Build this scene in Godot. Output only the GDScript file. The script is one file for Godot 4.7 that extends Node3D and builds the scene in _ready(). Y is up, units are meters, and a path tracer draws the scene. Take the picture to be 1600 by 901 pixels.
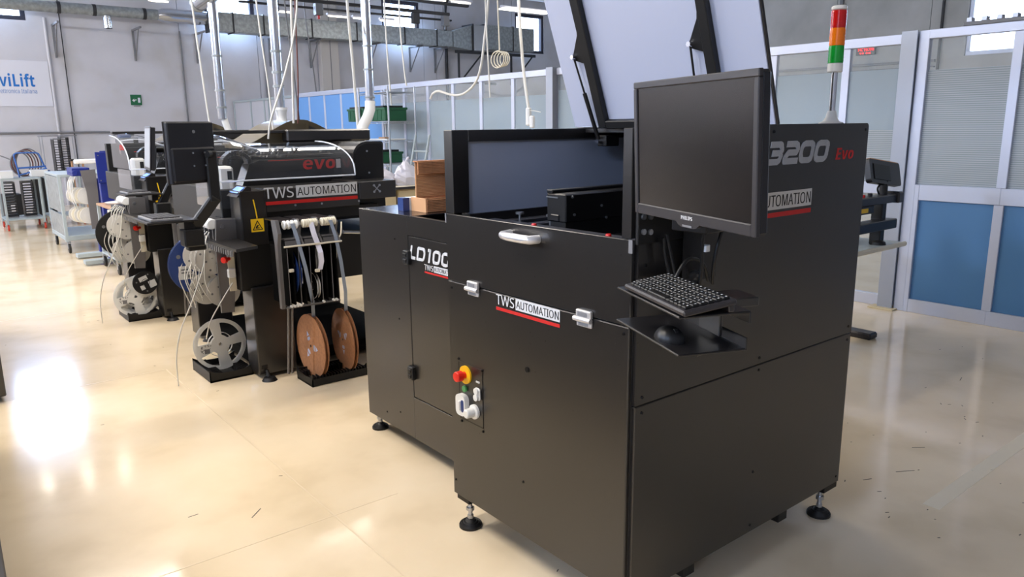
extends Node3D
# A hall with black electronics-assembly machines. World: x runs along the back wall, -z towards it, y up, metres.

var mats := {}
var orgs := {}
var names := {}


class G:
	var v := PackedVector3Array()
	var n := PackedVector3Array()

	func tri(a: Vector3, b: Vector3, c: Vector3, na: Vector3, nb: Vector3, nc: Vector3) -> void:
		v.append(a)
		n.append(na)
		if (b - a).cross(c - a).dot(na + nb + nc) > 0.0:
			v.append(c)
			v.append(b)
			n.append(nc)
			n.append(nb)
		else:
			v.append(b)
			v.append(c)
			n.append(nb)
			n.append(nc)

	func face(p: Array, nn: Vector3) -> void:
		for i in range(1, p.size() - 1):
			tri(p[0], p[i], p[i + 1], nn, nn, nn)

	# box between two corners with chamfered edges
	func box(lo: Vector3, hi: Vector3, bev := 0.0, t := Transform3D.IDENTITY) -> G:
		var c := (lo + hi) * 0.5
		var h := (hi - lo).abs() * 0.5
		bev = minf(bev, 0.45 * minf(h.x, minf(h.y, h.z)) * 2.0)
		bev = minf(bev, 0.9 * minf(h.x, minf(h.y, h.z)))
		for ax in 3:
			var a1 := (ax + 1) % 3
			var a2 := (ax + 2) % 3
			for s in [-1.0, 1.0]:
				var nn := Vector3.ZERO
				nn[ax] = s
				var q := []
				for k in [[-1, -1], [1, -1], [1, 1], [-1, 1]]:
					var p := Vector3.ZERO
					p[ax] = s * h[ax]
					p[a1] = k[0] * (h[a1] - bev)
					p[a2] = k[1] * (h[a2] - bev)
					q.append(t * (c + p))
				face(q, (t.basis * nn).normalized())
		if bev > 0.0:
			for ax in 3:
				var a1 := (ax + 1) % 3
				var a2 := (ax + 2) % 3
				for s in [[-1, -1], [1, -1], [1, 1], [-1, 1]]:
					var q := []
					for k in [[-1.0, 0], [1.0, 0], [1.0, 1], [-1.0, 1]]:
						var p := Vector3.ZERO
						p[ax] = k[0] * (h[ax] - bev)
						p[a1] = s[0] * (h[a1] - (bev if k[1] == 1 else 0.0))
						p[a2] = s[1] * (h[a2] - (0.0 if k[1] == 1 else bev))
						q.append(t * (c + p))
					var nn := Vector3.ZERO
					nn[a1] = s[0]
					nn[a2] = s[1]
					face(q, (t.basis * nn).normalized())
			for sx in [-1.0, 1.0]:
				for sy in [-1.0, 1.0]:
					for sz in [-1.0, 1.0]:
						var sg := Vector3(sx, sy, sz)
						var q := []
						for k in 3:
							var p := (h - Vector3.ONE * bev) * sg
							p[k] = h[k] * sg[k]
							q.append(t * (c + p))
						face(q, (t.basis * sg).normalized())
		return self

	func frame_of(d: Vector3) -> Basis:
		var y := d.normalized()
		var x := y.cross(Vector3.UP if absf(y.y) < 0.95 else Vector3.RIGHT).normalized()
		return Basis(x, y, x.cross(y).normalized())

	func cyl(a: Vector3, b: Vector3, r: float, r2 := -1.0, seg := 16, caps := true, bev := 0.0) -> G:
		if r2 < 0.0:
			r2 = r
		var f := frame_of(b - a)
		var l := (b - a).length()
		var pr := [Vector2(r, 0), Vector2(r2, l)]
		if caps:
			if bev > 0.0:
				pr = [Vector2(0, 0), Vector2(r - bev, 0), Vector2(r, bev), Vector2(r2, l - bev), Vector2(r2 - bev, l), Vector2(0, l)]
			else:
				pr = [Vector2(0, 0), Vector2(r, 0), Vector2(r2, l), Vector2(0, l)]
		return lathe(pr, Transform3D(f, a), seg)

	# profile (radius, height) turned round the transform's y axis; hard edge between segments
	func lathe(pr: Array, t := Transform3D.IDENTITY, seg := 20, smooth := false) -> G:
		for k in pr.size() - 1:
			var p: Vector2 = pr[k]
			var q: Vector2 = pr[k + 1]
			if p.distance_to(q) < 1e-6:
				continue
			var e := Vector2(q.y - p.y, p.x - q.x).normalized()
			var e0 := e
			var e1 := e
			if smooth and k > 0:
				var o: Vector2 = pr[k - 1]
				e0 = (e + Vector2(p.y - o.y, o.x - p.x).normalized()).normalized()
			if smooth and k < pr.size() - 2:
				var o: Vector2 = pr[k + 2]
				e1 = (e + Vector2(o.y - q.y, q.x - o.x).normalized()).normalized()
			for i in seg:
				var c0 := Vector2.from_angle(TAU * i / seg)
				var c1 := Vector2.from_angle(TAU * (i + 1) / seg)
				var a := t * Vector3(c0.x * p.x, p.y, c0.y * p.x)
				var b := t * Vector3(c1.x * p.x, p.y, c1.y * p.x)
				var c := t * Vector3(c1.x * q.x, q.y, c1.y * q.x)
				var d := t * Vector3(c0.x * q.x, q.y, c0.y * q.x)
				var na := (t.basis * Vector3(c0.x * e0.x, e0.y, c0.y * e0.x)).normalized()
				var nb := (t.basis * Vector3(c1.x * e0.x, e0.y, c1.y * e0.x)).normalized()
				var nc := (t.basis * Vector3(c1.x * e1.x, e1.y, c1.y * e1.x)).normalized()
				var nd := (t.basis * Vector3(c0.x * e1.x, e1.y, c0.y * e1.x)).normalized()
				if p.x > 1e-6:
					tri(a, b, c, na, nb, nc)
				if q.x > 1e-6:
					tri(a, c, d, na, nc, nd)
		return self

	func tube(pts: Array, r: float, seg := 8, smooth := true) -> G:
		var p := []
		if smooth and pts.size() > 2:
			var cv := Curve3D.new()
			for i in pts.size():
				var a: Vector3 = pts[maxi(i - 1, 0)]
				var b: Vector3 = pts[mini(i + 1, pts.size() - 1)]
				var me: Vector3 = pts[i]
				var tg := (b - a).normalized()
				var li := me.distance_to(a) * 0.33
				var lo := me.distance_to(b) * 0.33
				cv.add_point(me, -tg * li, tg * lo)
			var total := cv.get_baked_length()
			var cnt := clampi(int(total / maxf(r * 2.5, 0.02)), 6, 60)
			for i in cnt + 1:
				p.append(cv.sample_baked(total * i / cnt, true))
		else:
			p = pts
		var f := Basis.IDENTITY
		var rings := []
		for i in p.size():
			var a: Vector3 = p[maxi(i - 1, 0)]
			var b: Vector3 = p[mini(i + 1, p.size() - 1)]
			var d := (b - a).normalized()
			if i == 0:
				f = frame_of(d)
			else:
				var x := (f.x - d * f.x.dot(d)).normalized()
				f = Basis(x, d, x.cross(d).normalized())
			var ring := []
			for k in seg:
				var w := TAU * k / seg
				ring.append(f.x * cos(w) + f.z * sin(w))
			rings.append(ring)
		for i in p.size() - 1:
			for k in seg:
				var m := (k + 1) % seg
				var a: Vector3 = p[i] + rings[i][k] * r
				var b: Vector3 = p[i] + rings[i][m] * r
				var c: Vector3 = p[i + 1] + rings[i + 1][m] * r
				var d: Vector3 = p[i + 1] + rings[i + 1][k] * r
				tri(a, b, c, rings[i][k], rings[i][m], rings[i + 1][m])
				tri(a, c, d, rings[i][k], rings[i + 1][m], rings[i + 1][k])
		for e in [0, p.size() - 1]:
			var q := []
			for k in seg:
				q.append(p[e] + rings[e][k] * r)
			var o: Vector3 = p[1] if e == 0 else p[e - 1]
			face(q, (p[e] - o).normalized())
		return self

	# outline in the transform's xy plane, from z0 to z1
	func prism(poly: PackedVector2Array, z0: float, z1: float, t := Transform3D.IDENTITY, holes := []) -> G:
		var idx := Geometry2D.triangulate_polygon(poly)
		for s in [[z1, 1.0], [z0, -1.0]]:
			var nn := (t.basis * Vector3(0, 0, s[1] * signf(z1 - z0))).normalized()
			for k in range(0, idx.size(), 3):
				var a := poly[idx[k]]
				var b := poly[idx[k + 1]]
				var c := poly[idx[k + 2]]
				tri(t * Vector3(a.x, a.y, s[0]), t * Vector3(b.x, b.y, s[0]), t * Vector3(c.x, c.y, s[0]), nn, nn, nn)
		var area := 0.0
		for i in poly.size():
			area += poly[i].cross(poly[(i + 1) % poly.size()])
		for i in poly.size():
			var a := poly[i]
			var b := poly[(i + 1) % poly.size()]
			var e := (b - a).normalized() * signf(area)
			var nn := (t.basis * Vector3(e.y, -e.x, 0)).normalized()
			face([t * Vector3(a.x, a.y, z0), t * Vector3(b.x, b.y, z0), t * Vector3(b.x, b.y, z1), t * Vector3(a.x, a.y, z1)], nn)
		return self

	# flat stroke of a given width along 2D points, rounded joins
	func stroke(pts: Array, w: float, z0: float, z1: float, t := Transform3D.IDENTITY, closed := false) -> G:
		var cnt := pts.size() if closed else pts.size() - 1
		for i in cnt:
			var a: Vector2 = pts[i]
			var b: Vector2 = pts[(i + 1) % pts.size()]
			var e := (b - a).normalized() * (w * 0.5)
			var o := Vector2(-e.y, e.x)
			var dz := 0.00005 * (v.size() / 12 % 40)
			prism(PackedVector2Array([a - o, b - o, b + o, a + o]), z0, z1 + dz, t)
			if closed or i > 0:
				var ring := PackedVector2Array()
				for k in 12:
					ring.append(a + Vector2.from_angle(TAU * k / 12.0) * w * 0.5)
				prism(ring, z0, z1 + dz + 0.00002, t)
		return self

	# a band of a given width along a 3D path (cloth tape, film): width runs along «across»
	func band(pts: Array, across: Vector3, th: float) -> G:
		for i in pts.size() - 1:
			var a: Vector3 = pts[i]
			var b: Vector3 = pts[i + 1]
			var up := across.cross(b - a).normalized() * th
			var c := [a - across - up, a + across - up, b + across - up, b - across - up]
			var d := [a - across + up, a + across + up, b + across + up, b - across + up]
			face(c, -up.normalized())
			face(d, up.normalized())
			face([c[0], c[3], d[3], d[0]], -across.normalized())
			face([c[1], c[2], d[2], d[1]], across.normalized())
		return self

	func mesh(off: Vector3) -> ArrayMesh:
		var arr := []
		arr.resize(Mesh.ARRAY_MAX)
		var w := v
		if off != Vector3.ZERO:
			w = PackedVector3Array()
			w.resize(v.size())
			for i in v.size():
				w[i] = v[i] - off
		arr[Mesh.ARRAY_VERTEX] = w
		arr[Mesh.ARRAY_NORMAL] = n
		var m := ArrayMesh.new()
		m.add_surface_from_arrays(Mesh.PRIMITIVE_TRIANGLES, arr)
		return m


func V(x: float, y: float, z: float) -> Vector3:
	return Vector3(x, y, z)


func mat(key: String, col := Color.WHITE, rough := 0.5, metal := 0.0, spec := 0.5) -> StandardMaterial3D:
	if mats.has(key):
		return mats[key]
	var m := StandardMaterial3D.new()
	m.resource_name = key
	m.albedo_color = col
	m.roughness = rough
	m.metallic = metal
	m.metallic_specular = spec
	mats[key] = m
	return m


func clear(key: String, col: Color, alpha: float, rough := 0.05) -> StandardMaterial3D:
	var m := mat(key, Color(col.r, col.g, col.b, alpha), rough)
	m.transparency = BaseMaterial3D.TRANSPARENCY_ALPHA
	m.cull_mode = BaseMaterial3D.CULL_DISABLED
	return m


func glow(key: String, col: Color, energy: float) -> StandardMaterial3D:
	var m := mat(key, col, 0.5)
	m.emission_enabled = true
	m.emission = col
	m.emission_energy_multiplier = energy
	return m


func noise(sd: int, freq: float, ramp: Array, size := 512, normal := false, bump := 4.0) -> NoiseTexture2D:
	var f := FastNoiseLite.new()
	f.seed = sd
	f.frequency = freq
	f.fractal_octaves = 5
	var t := NoiseTexture2D.new()
	t.noise = f
	t.width = size
	t.height = size
	t.seamless = true
	t.as_normal_map = normal
	t.bump_strength = bump
	if ramp.size():
		var g := Gradient.new()
		g.offsets = PackedFloat32Array(ramp.map(func(r): return r[0]))
		g.colors = PackedColorArray(ramp.map(func(r): return r[1]))
		t.color_ramp = g
	return t


func numbered(called: String) -> String:
	var k: int = names.get(called, 0)
	names[called] = k + 1
	return called if k == 0 else "%s_%03d" % [called, k]


func thing(called: String, label: String, category: String, base := Vector3.ZERO, group := "") -> Node3D:
	var o := Node3D.new()
	o.name = numbered(called)
	add_child(o)
	o.position = base
	orgs[o] = base
	tag(o, label, category, group)
	return o


func tag(o: Node3D, label: String, category := "", group := "") -> void:
	o.set_meta("label", label)
	if category:
		o.set_meta("category", category)
	if group:
		o.set_meta("group", group)


func setting(called: String, base := Vector3.ZERO) -> Node3D:
	var o := Node3D.new()
	o.name = called
	add_child(o)
	o.position = base
	orgs[o] = base
	o.set_meta("kind", "structure")
	return o


func part(parent: Node3D, called: String, g: G, m: Material) -> MeshInstance3D:
	var o := MeshInstance3D.new()
	o.name = called
	var off: Vector3 = orgs.get(parent, Vector3.ZERO)
	o.mesh = g.mesh(off)
	o.material_override = m
	orgs[o] = off
	parent.add_child(o, true)
	return o


func solo(called: String, label: String, category: String, g: G, m: Material, base := Vector3.ZERO, group := "") -> MeshInstance3D:
	var o := MeshInstance3D.new()
	o.name = numbered(called)
	o.mesh = g.mesh(base)
	o.position = base
	o.material_override = m
	orgs[o] = base
	add_child(o)
	tag(o, label, category, group)
	return o


func dup(src: Node3D, at: Vector3, turn: Vector3, label: String, group := "") -> Node3D:
	var r: Node3D = src.duplicate()
	r.name = numbered(str(src.name).get_slice("_0", 0))
	add_child(r)
	r.position = at
	r.rotation = turn
	r.set_meta("label", label)
	if group:
		r.set_meta("group", group)
	return r


func bx(parent: Node3D, called: String, lo: Vector3, hi: Vector3, m: Material, bev := 0.003) -> MeshInstance3D:
	return part(parent, called, G.new().box(lo, hi, bev), m)


func fonts(kind: String, bold := false) -> SystemFont:
	var f := SystemFont.new()
	f.font_names = PackedStringArray([kind])
	if bold:
		f.font_weight = 700
	return f


# lettering fitted into a width and height: «at» is its lower left corner, «right» and «up» unit vectors
func letters(parent: Node3D, called: String, s: String, f: Font, at: Vector3, right: Vector3, up: Vector3, w: float, h: float, m: Material, th := 0.001, lean := 0.0) -> MeshInstance3D:
	var tm := TextMesh.new()
	tm.text = s
	tm.font = f
	tm.font_size = 48
	tm.depth = 0.1
	tm.horizontal_alignment = HORIZONTAL_ALIGNMENT_LEFT
	var bb := tm.get_aabb()
	var nn := right.cross(up).normalized()
	var t := Transform3D(Basis(right * (w / bb.size.x), up * (h / bb.size.y) + right * lean * h / bb.size.y, nn * (th / bb.size.z)), at)
	t.origin = at - t.basis * bb.position
	var arr := tm.get_mesh_arrays()
	var pv: PackedVector3Array = arr[Mesh.ARRAY_VERTEX]
	var pn: PackedVector3Array = arr[Mesh.ARRAY_NORMAL]
	var ix: PackedInt32Array = arr[Mesh.ARRAY_INDEX]
	var g := G.new()
	var nb := t.basis.inverse().transposed()
	for k in range(0, ix.size(), 3):
		var p := []
		for j in 3:
			p.append(t * pv[ix[k + j]])
		var q := (nb * pn[ix[k]]).normalized()
		g.tri(p[0], p[1], p[2], q, q, q)
	return part(parent, called, g, m)


func rrect(w: float, h: float, r: float, seg := 5) -> PackedVector2Array:
	var p := PackedVector2Array()
	for c in [[1, 1, 0], [-1, 1, 1], [-1, -1, 2], [1, -1, 3]]:
		for k in seg + 1:
			p.append(Vector2(c[0] * (w / 2 - r), c[1] * (h / 2 - r)) + Vector2.from_angle(PI / 2 * (c[2] + float(k) / seg)) * r)
	return p


func facing(at: Vector3, right: Vector3, up: Vector3) -> Transform3D:
	return Transform3D(Basis(right, up, right.cross(up)), at)


# the maker's plate: three light letters, a light field with dark letters, a red bar below
func maker_plate(parent: Node3D, at: Vector3, right: Vector3, up: Vector3, w: float, light: Material, dark: Material, red: Material) -> void:
	var nn := right.cross(up)
	var k := w / 0.336
	var t := facing(at, right, up)
	letters(parent, "lettering", "TWS", fonts("Droid Sans"), at + up * 0.017 * k, right, up, 0.101 * k, 0.036 * k, light, 0.0012)
	part(parent, "name_plate", G.new().box(V(0.110 * k, 0.014 * k, 0), V(0.336 * k, 0.055 * k, 0.0012), 0.0, t), light)
	letters(parent, "lettering", "AUTOMATION", fonts("Droid Sans"), at + right * 0.114 * k + up * 0.021 * k + nn * 0.0012, right, up, 0.217 * k, 0.027 * k, dark, 0.0008)
	part(parent, "red_bar", G.new().box(V(0, -0.004 * k, 0), V(0.336 * k, 0.007 * k, 0.0016), 0.0, t), red)


func screw(parent: Node3D, at: Vector3, nn: Vector3, r := 0.006) -> void:
	part(parent, "screw", G.new().cyl(at - nn * 0.001, at + nn * 0.003, r, r * 0.8, 10), mats["screw"])


func _ready() -> void:
	# ---- camera, sky, exposure, large lights
	var cam := Camera3D.new()
	cam.name = "camera"
	add_child(cam)
	cam.position = V(0, 1.62, 0)
	cam.rotation_degrees = V(-12.154, -38.628, -0.668)
	cam.fov = 41.87
	cam.near = 0.05
	cam.far = 200.0
	cam.current = true
	var env := Environment.new()
	env.tonemap_mode = Environment.TONE_MAPPER_LINEAR
	env.tonemap_exposure = 1.07
	env.background_mode = Environment.BG_SKY
	var sm := ProceduralSkyMaterial.new()
	sm.sky_top_color = Color(0.62, 0.76, 1.0)
	sm.sky_horizon_color = Color(0.86, 0.92, 1.0)
	sm.ground_bottom_color = Color(0.5, 0.5, 0.5)
	sm.ground_horizon_color = Color(0.8, 0.85, 0.9)
	sm.sky_energy_multiplier = 3.0
	sm.ground_energy_multiplier = 1.0
	var sky := Sky.new()
	sky.sky_material = sm
	env.sky = sky
	env.ambient_light_source = Environment.AMBIENT_SOURCE_DISABLED
	env.sdfgi_enabled = true
	env.ssao_enabled = true
	env.ssil_enabled = true
	var we := WorldEnvironment.new()
	we.name = "surroundings"
	we.environment = env
	add_child(we)
	# daylight coming in through the high windows (a light the size of each window, just inside its panes)
	for w in BACK_WINDOWS:
		daylight(V((w.x + w.y) / 2, 4.51, -19.3), V(1.1, 1.05, 0), V(0, 0, 1), 14.0)
	for w in SIDE_WINDOWS:
		daylight(V(-7.7, 4.51, (w.x + w.y) / 2), V(1.1, 1.05, 0), V(1, 0, 0), 20.0)
	daylight(V(18.7, 4.2, -5.9), V(2.8, 1.9, 0), V(-1, 0, 0), 22.0)
	make_materials()
	build_hall()
	build_partition()
	build_printer()
	build_loader()
	build_operator_station()
	build_placers()
	build_reels()
	build_unloading_bench()
	build_store_corner()
	build_far_end()
	build_overhead()
	build_small()


const BACK_WINDOWS := [Vector2(-3.57, -2.35), Vector2(1.29, 2.51), Vector2(6.22, 7.44), Vector2(11.05, 12.28), Vector2(15.83, 17.05)]
const SIDE_WINDOWS := [Vector2(-16.4, -15.2), Vector2(-11.6, -10.4), Vector2(-6.8, -5.6), Vector2(-2.0, -0.8), Vector2(2.8, 4.0)]


func daylight(at: Vector3, size: Vector3, dir: Vector3, energy: float) -> void:
	var l := AreaLight3D.new()
	l.name = numbered("window_daylight")
	l.area_size = Vector2(size.x, size.y)
	l.light_energy = energy
	l.light_color = Color(0.72, 0.83, 1.0)
	l.shadow_enabled = true
	l.set("area_range", 40.0)
	add_child(l)
	l.look_at_from_position(at, at + dir, Vector3.UP)


func make_materials() -> void:
	var floor_m := mat("floor_epoxy", Color(0.92, 0.855, 0.75), 0.14)
	floor_m.uv1_triplanar = true
	floor_m.uv1_world_triplanar = true
	floor_m.uv1_scale = V(0.22, 0.22, 0.22)
	floor_m.albedo_texture = noise(3, 0.006, [[0.0, Color(0.90, 0.88, 0.84)], [0.45, Color(0.97, 0.96, 0.94)], [1.0, Color(1, 1, 1)]], 1024)
	floor_m.roughness_texture = noise(8, 0.012, [[0.0, Color(0.75, 0.75, 0.75)], [1.0, Color(1, 1, 1)]], 512)
	floor_m.normal_enabled = true
	floor_m.normal_scale = 0.03
	floor_m.normal_texture = noise(5, 0.01, [], 1024, true, 3.0)
	mat("floor_joint", Color(0.86, 0.79, 0.68), 0.3)
	mat("floor_tape", Color(0.90, 0.86, 0.78), 0.5)
	mat("scuff", Color(0.35, 0.32, 0.28), 0.6)
	var wall_m := mat("wall_paint", Color(0.79, 0.785, 0.805), 0.85)
	wall_m.uv1_triplanar = true
	wall_m.uv1_world_triplanar = true
	wall_m.uv1_scale = V(0.2, 0.2, 0.2)
	wall_m.albedo_texture = noise(11, 0.005, [[0.0, Color(0.90, 0.89, 0.86)], [0.5, Color(0.97, 0.97, 0.97)], [1.0, Color(1, 1, 1)]], 512)
	var conc := mat("raw_concrete", Color(0.74, 0.73, 0.71), 0.9)
	conc.uv1_triplanar = true
	conc.uv1_world_triplanar = true
	conc.uv1_scale = V(0.25, 0.25, 0.25)
	conc.albedo_texture = noise(12, 0.006, [[0.0, Color(0.88, 0.88, 0.87)], [1.0, Color(1, 1, 1)]], 512)
	mat("pillar_paint", Color(0.76, 0.74, 0.72), 0.85)
	mat("ceiling_sheet", Color(0.62, 0.62, 0.62), 0.8)
	mat("window_frame", Color(0.16, 0.15, 0.20), 0.5)
	clear("window_glass", Color(0.9, 0.95, 1.0), 0.06, 0.02)
	mat("alu", Color(0.76, 0.78, 0.84), 0.38, 0.35)
	mat("galv_beam", Color(0.62, 0.64, 0.68), 0.45, 0.5)
	var galv := mat("galvanised", Color(0.66, 0.68, 0.68), 0.45, 0.5)
	galv.uv1_triplanar = true
	galv.uv1_scale = V(1.2, 1.2, 1.2)
	galv.albedo_texture = noise(21, 0.03, [[0.0, Color(0.78, 0.78, 0.78)], [1.0, Color(1, 1, 1)]], 256)
	mat("duct_dark", Color(0.16, 0.16, 0.17), 0.6)
	mat("bright_pipe", Color(0.80, 0.81, 0.83), 0.18, 0.95)
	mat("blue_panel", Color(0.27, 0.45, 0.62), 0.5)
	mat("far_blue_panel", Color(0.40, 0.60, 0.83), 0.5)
	mat("pale_panel", Color(0.72, 0.72, 0.74), 0.6)
	clear("clear_pane", Color(0.80, 0.86, 0.88), 0.10, 0.03)
	clear("frosted_pane", Color(0.64, 0.70, 0.74), 0.62, 0.5)
	var blind := clear("striped_pane", Color(1, 1, 1), 0.72, 0.5)
	var im := Image.create(16, 128, false, Image.FORMAT_RGB8)
	for y in 128:
		var s := 0.5 + 0.5 * sin(TAU * y / 16.0)
		im.fill_rect(Rect2i(0, y, 16, 1), Color(0.56, 0.60, 0.62).lerp(Color(0.72, 0.75, 0.77), s))
	blind.albedo_texture = ImageTexture.create_from_image(im)
	blind.uv1_triplanar = true
	blind.uv1_world_triplanar = true
	blind.uv1_scale = V(7.5, 7.5, 7.5)
	# machine finishes
	var coat := mat("black_coat", Color(0.105, 0.095, 0.09), 0.33, 0.0, 0.68)
	coat.uv1_triplanar = true
	coat.uv1_scale = V(3, 3, 3)
	coat.roughness_texture = noise(31, 0.05, [[0.0, Color(0.82, 0.82, 0.82)], [1.0, Color(1, 1, 1)]], 512)
	mat("black_deep", Color(0.035, 0.033, 0.036), 0.5)
	mat("black_plastic", Color(0.055, 0.053, 0.056), 0.38)
	mat("black_satin", Color(0.10, 0.095, 0.10), 0.33)
	mat("reel_window", Color(0.74, 0.76, 0.86), 0.5)
	mat("rail_grey", Color(0.22, 0.22, 0.24), 0.35)
	mat("dull_black", Color(0.04, 0.04, 0.04), 0.9, 0.0, 0.2)
	mat("reel_white", Color(0.80, 0.79, 0.77), 0.4)
	mat("rubber", Color(0.05, 0.045, 0.05), 0.55)
	mat("screw", Color(0.10, 0.10, 0.11), 0.35, 0.6)
	mat("steel", Color(0.72, 0.73, 0.75), 0.28, 0.9)
	mat("handle_metal", Color(0.90, 0.90, 0.91), 0.35, 0.7)
	mat("black_gloss", Color(0.09, 0.09, 0.10), 0.2)
	mat("chrome", Color(0.88, 0.88, 0.90), 0.14, 1.0)
	mat("alloy_catch", Color(0.82, 0.81, 0.80), 0.42, 0.6)
	mat("white_sheet", Color(0.68, 0.70, 0.77), 0.5)
	mat("inner_panel", Color(0.60, 0.63, 0.70), 0.5)
	mat("print_white", Color(0.78, 0.78, 0.78), 0.6)
	mat("print_grey", Color(0.62, 0.63, 0.65), 0.6)
	mat("print_dark", Color(0.06, 0.06, 0.06), 0.6)
	mat("print_red", Color(0.74, 0.10, 0.08), 0.5)
	mat("signal_red", Color(0.86, 0.13, 0.07), 0.35)
	mat("signal_yellow", Color(0.95, 0.74, 0.08), 0.45)
	mat("signal_green", Color(0.30, 0.62, 0.36), 0.35)
	mat("warning_yellow", Color(0.97, 0.78, 0.10), 0.5)
	mat("white_plastic", Color(0.88, 0.88, 0.87), 0.35)
	mat("cream_plastic", Color(0.86, 0.83, 0.75), 0.45)
	mat("grey_plate", Color(0.45, 0.44, 0.44), 0.42, 0.4)
	mat("grey_paint", Color(0.62, 0.66, 0.67), 0.45)
	mat("feeder_blue", Color(0.07, 0.14, 0.46), 0.4)
	mat("reel_blue", Color(0.12, 0.22, 0.45), 0.4)
	mat("screen_off", Color(0.10, 0.09, 0.09), 0.22)
	mat("bezel", Color(0.16, 0.15, 0.16), 0.42)
	mat("bezel_side", Color(0.08, 0.08, 0.10), 0.4)
	var card := mat("cardboard", Color(0.74, 0.52, 0.36), 0.8)
	card.uv1_triplanar = true
	card.uv1_scale = V(6, 6, 6)
	card.albedo_texture = noise(41, 0.02, [[0.0, Color(0.88, 0.88, 0.88)], [1.0, Color(1, 1, 1)]], 256)
	mat("cardboard_pale", Color(0.80, 0.61, 0.44), 0.8)
	clear("canopy", Color(0.35, 0.37, 0.40), 0.09, 0.02)
	clear("canopy_edge", Color(0.92, 0.94, 0.97), 0.65, 0.1)
	clear("tape_film", Color(0.62, 0.66, 0.72), 0.8, 0.25)
	clear("white_film", Color(0.90, 0.89, 0.93), 0.85, 0.3)
	mat("hood_khaki", Color(0.34, 0.30, 0.22), 0.35)
	mat("cable_white", Color(0.84, 0.83, 0.80), 0.5)
	mat("cable_grey", Color(0.45, 0.45, 0.46), 0.5)
	mat("cable_red", Color(0.40, 0.22, 0.18), 0.5)
	mat("cable_black", Color(0.05, 0.05, 0.055), 0.45)
	mat("bin_green", Color(0.03, 0.30, 0.17), 0.45)
	mat("bin_teal", Color(0.10, 0.50, 0.40), 0.45)
	mat("beige", Color(0.80, 0.74, 0.60), 0.6)
	mat("wood_top", Color(0.66, 0.52, 0.40), 0.55)
	mat("castor_red", Color(0.72, 0.22, 0.14), 0.5)
	mat("frame_blue", Color(0.20, 0.38, 0.66), 0.45)
	mat("exit_green", Color(0.03, 0.36, 0.22), 0.5)
	mat("sign_white", Color(0.83, 0.83, 0.86), 0.6)
	mat("logo_blue", Color(0.10, 0.42, 0.72), 0.6)
	mat("logo_pale", Color(0.42, 0.55, 0.75), 0.6)
	glow("lamp_tube", Color(1.0, 0.96, 0.90), 1.6)
	glow("lamp_diffuser", Color(1.0, 0.97, 0.93), 2.0)
	glow("led_red", Color(1.0, 0.10, 0.08), 1.6)
	glow("small_screen", Color(0.45, 0.60, 0.95), 0.7)


# ------------------------------------------------------------------ the hall
func wall_piece(g: G, along_x: bool, u0: float, u1: float, y0: float, y1: float, w0: float, w1: float, bev := 0.0) -> void:
	if u1 - u0 < 0.01:
		return
	if along_x:
		g.box(V(u0, y0, w0), V(u1, y1, w1), bev)
	else:
		g.box(V(w0, y0, u0), V(w1, y1, u1), bev)


# a wall of cast panels with recessed joints and window openings; w0..w1 is its thickness
func panel_wall(called: String, along_x: bool, seams: Array, wins: Array, sill: float, head: float, top: float, w0: float, w1: float, m: Material) -> Node3D:
	var root := setting(called)
	for k in seams.size() - 1:
		var a: float = seams[k] + 0.006
		var b: float = seams[k + 1] - 0.006
		var g := G.new()
		var cuts := []
		for w in wins:
			if w.y > a and w.x < b:
				cuts.append(Vector2(maxf(w.x, a), minf(w.y, b)))
		if cuts.is_empty():
			wall_piece(g, along_x, a, b, 0, top, w0, w1)
		else:
			wall_piece(g, along_x, a, b, 0, sill, w0, w1)
			wall_piece(g, along_x, a, b, head, top, w0, w1)
			var at := a
			for c in cuts:
				wall_piece(g, along_x, at, c.x, sill, head, w0, w1)
				at = c.y
			wall_piece(g, along_x, at, b, sill, head, w0, w1)
		part(root, "wall_panel", g, m)
	var j := G.new()
	for s in seams.slice(1, seams.size() - 1):
		var open := false
		for w in wins:
			open = open or (s > w.x - 0.02 and s < w.y + 0.02)
		var mid := (w0 + w1) / 2
		wall_piece(j, along_x, s - 0.007, s + 0.007, 0, sill if open else top, mid - 0.03, mid + 0.03)
	part(root, "joint_fill", j, mats["duct_dark"])
	return root


func high_window(k: int, along_x: bool, a: float, b: float, y0: float, y1: float, w: float, fm: Material, mullion := false) -> void:
	var root := setting("window_%d" % k)
	var g := G.new()
	var t := 0.09
	var d := 0.06
	for e in [[a, b, y0, y0 + t], [a, b, y1 - t, y1], [a, a + t, y0 + t, y1 - t], [b - t, b, y0 + t, y1 - t]]:
		wall_piece(g, along_x, e[0], e[1], e[2], e[3], w - d, w + d, 0.004)
	if mullion:
		wall_piece(g, along_x, (a + b) / 2 - 0.025, (a + b) / 2 + 0.025, y0 + t, y1 - t, w - 0.03, w + 0.03)
	part(root, "window_frame", g, fm)
	var p := G.new()
	wall_piece(p, along_x, a + t, b - t, y0 + t, y1 - t, w - 0.004, w + 0.004)
	part(root, "pane", p, mats["window_glass"])


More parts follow.
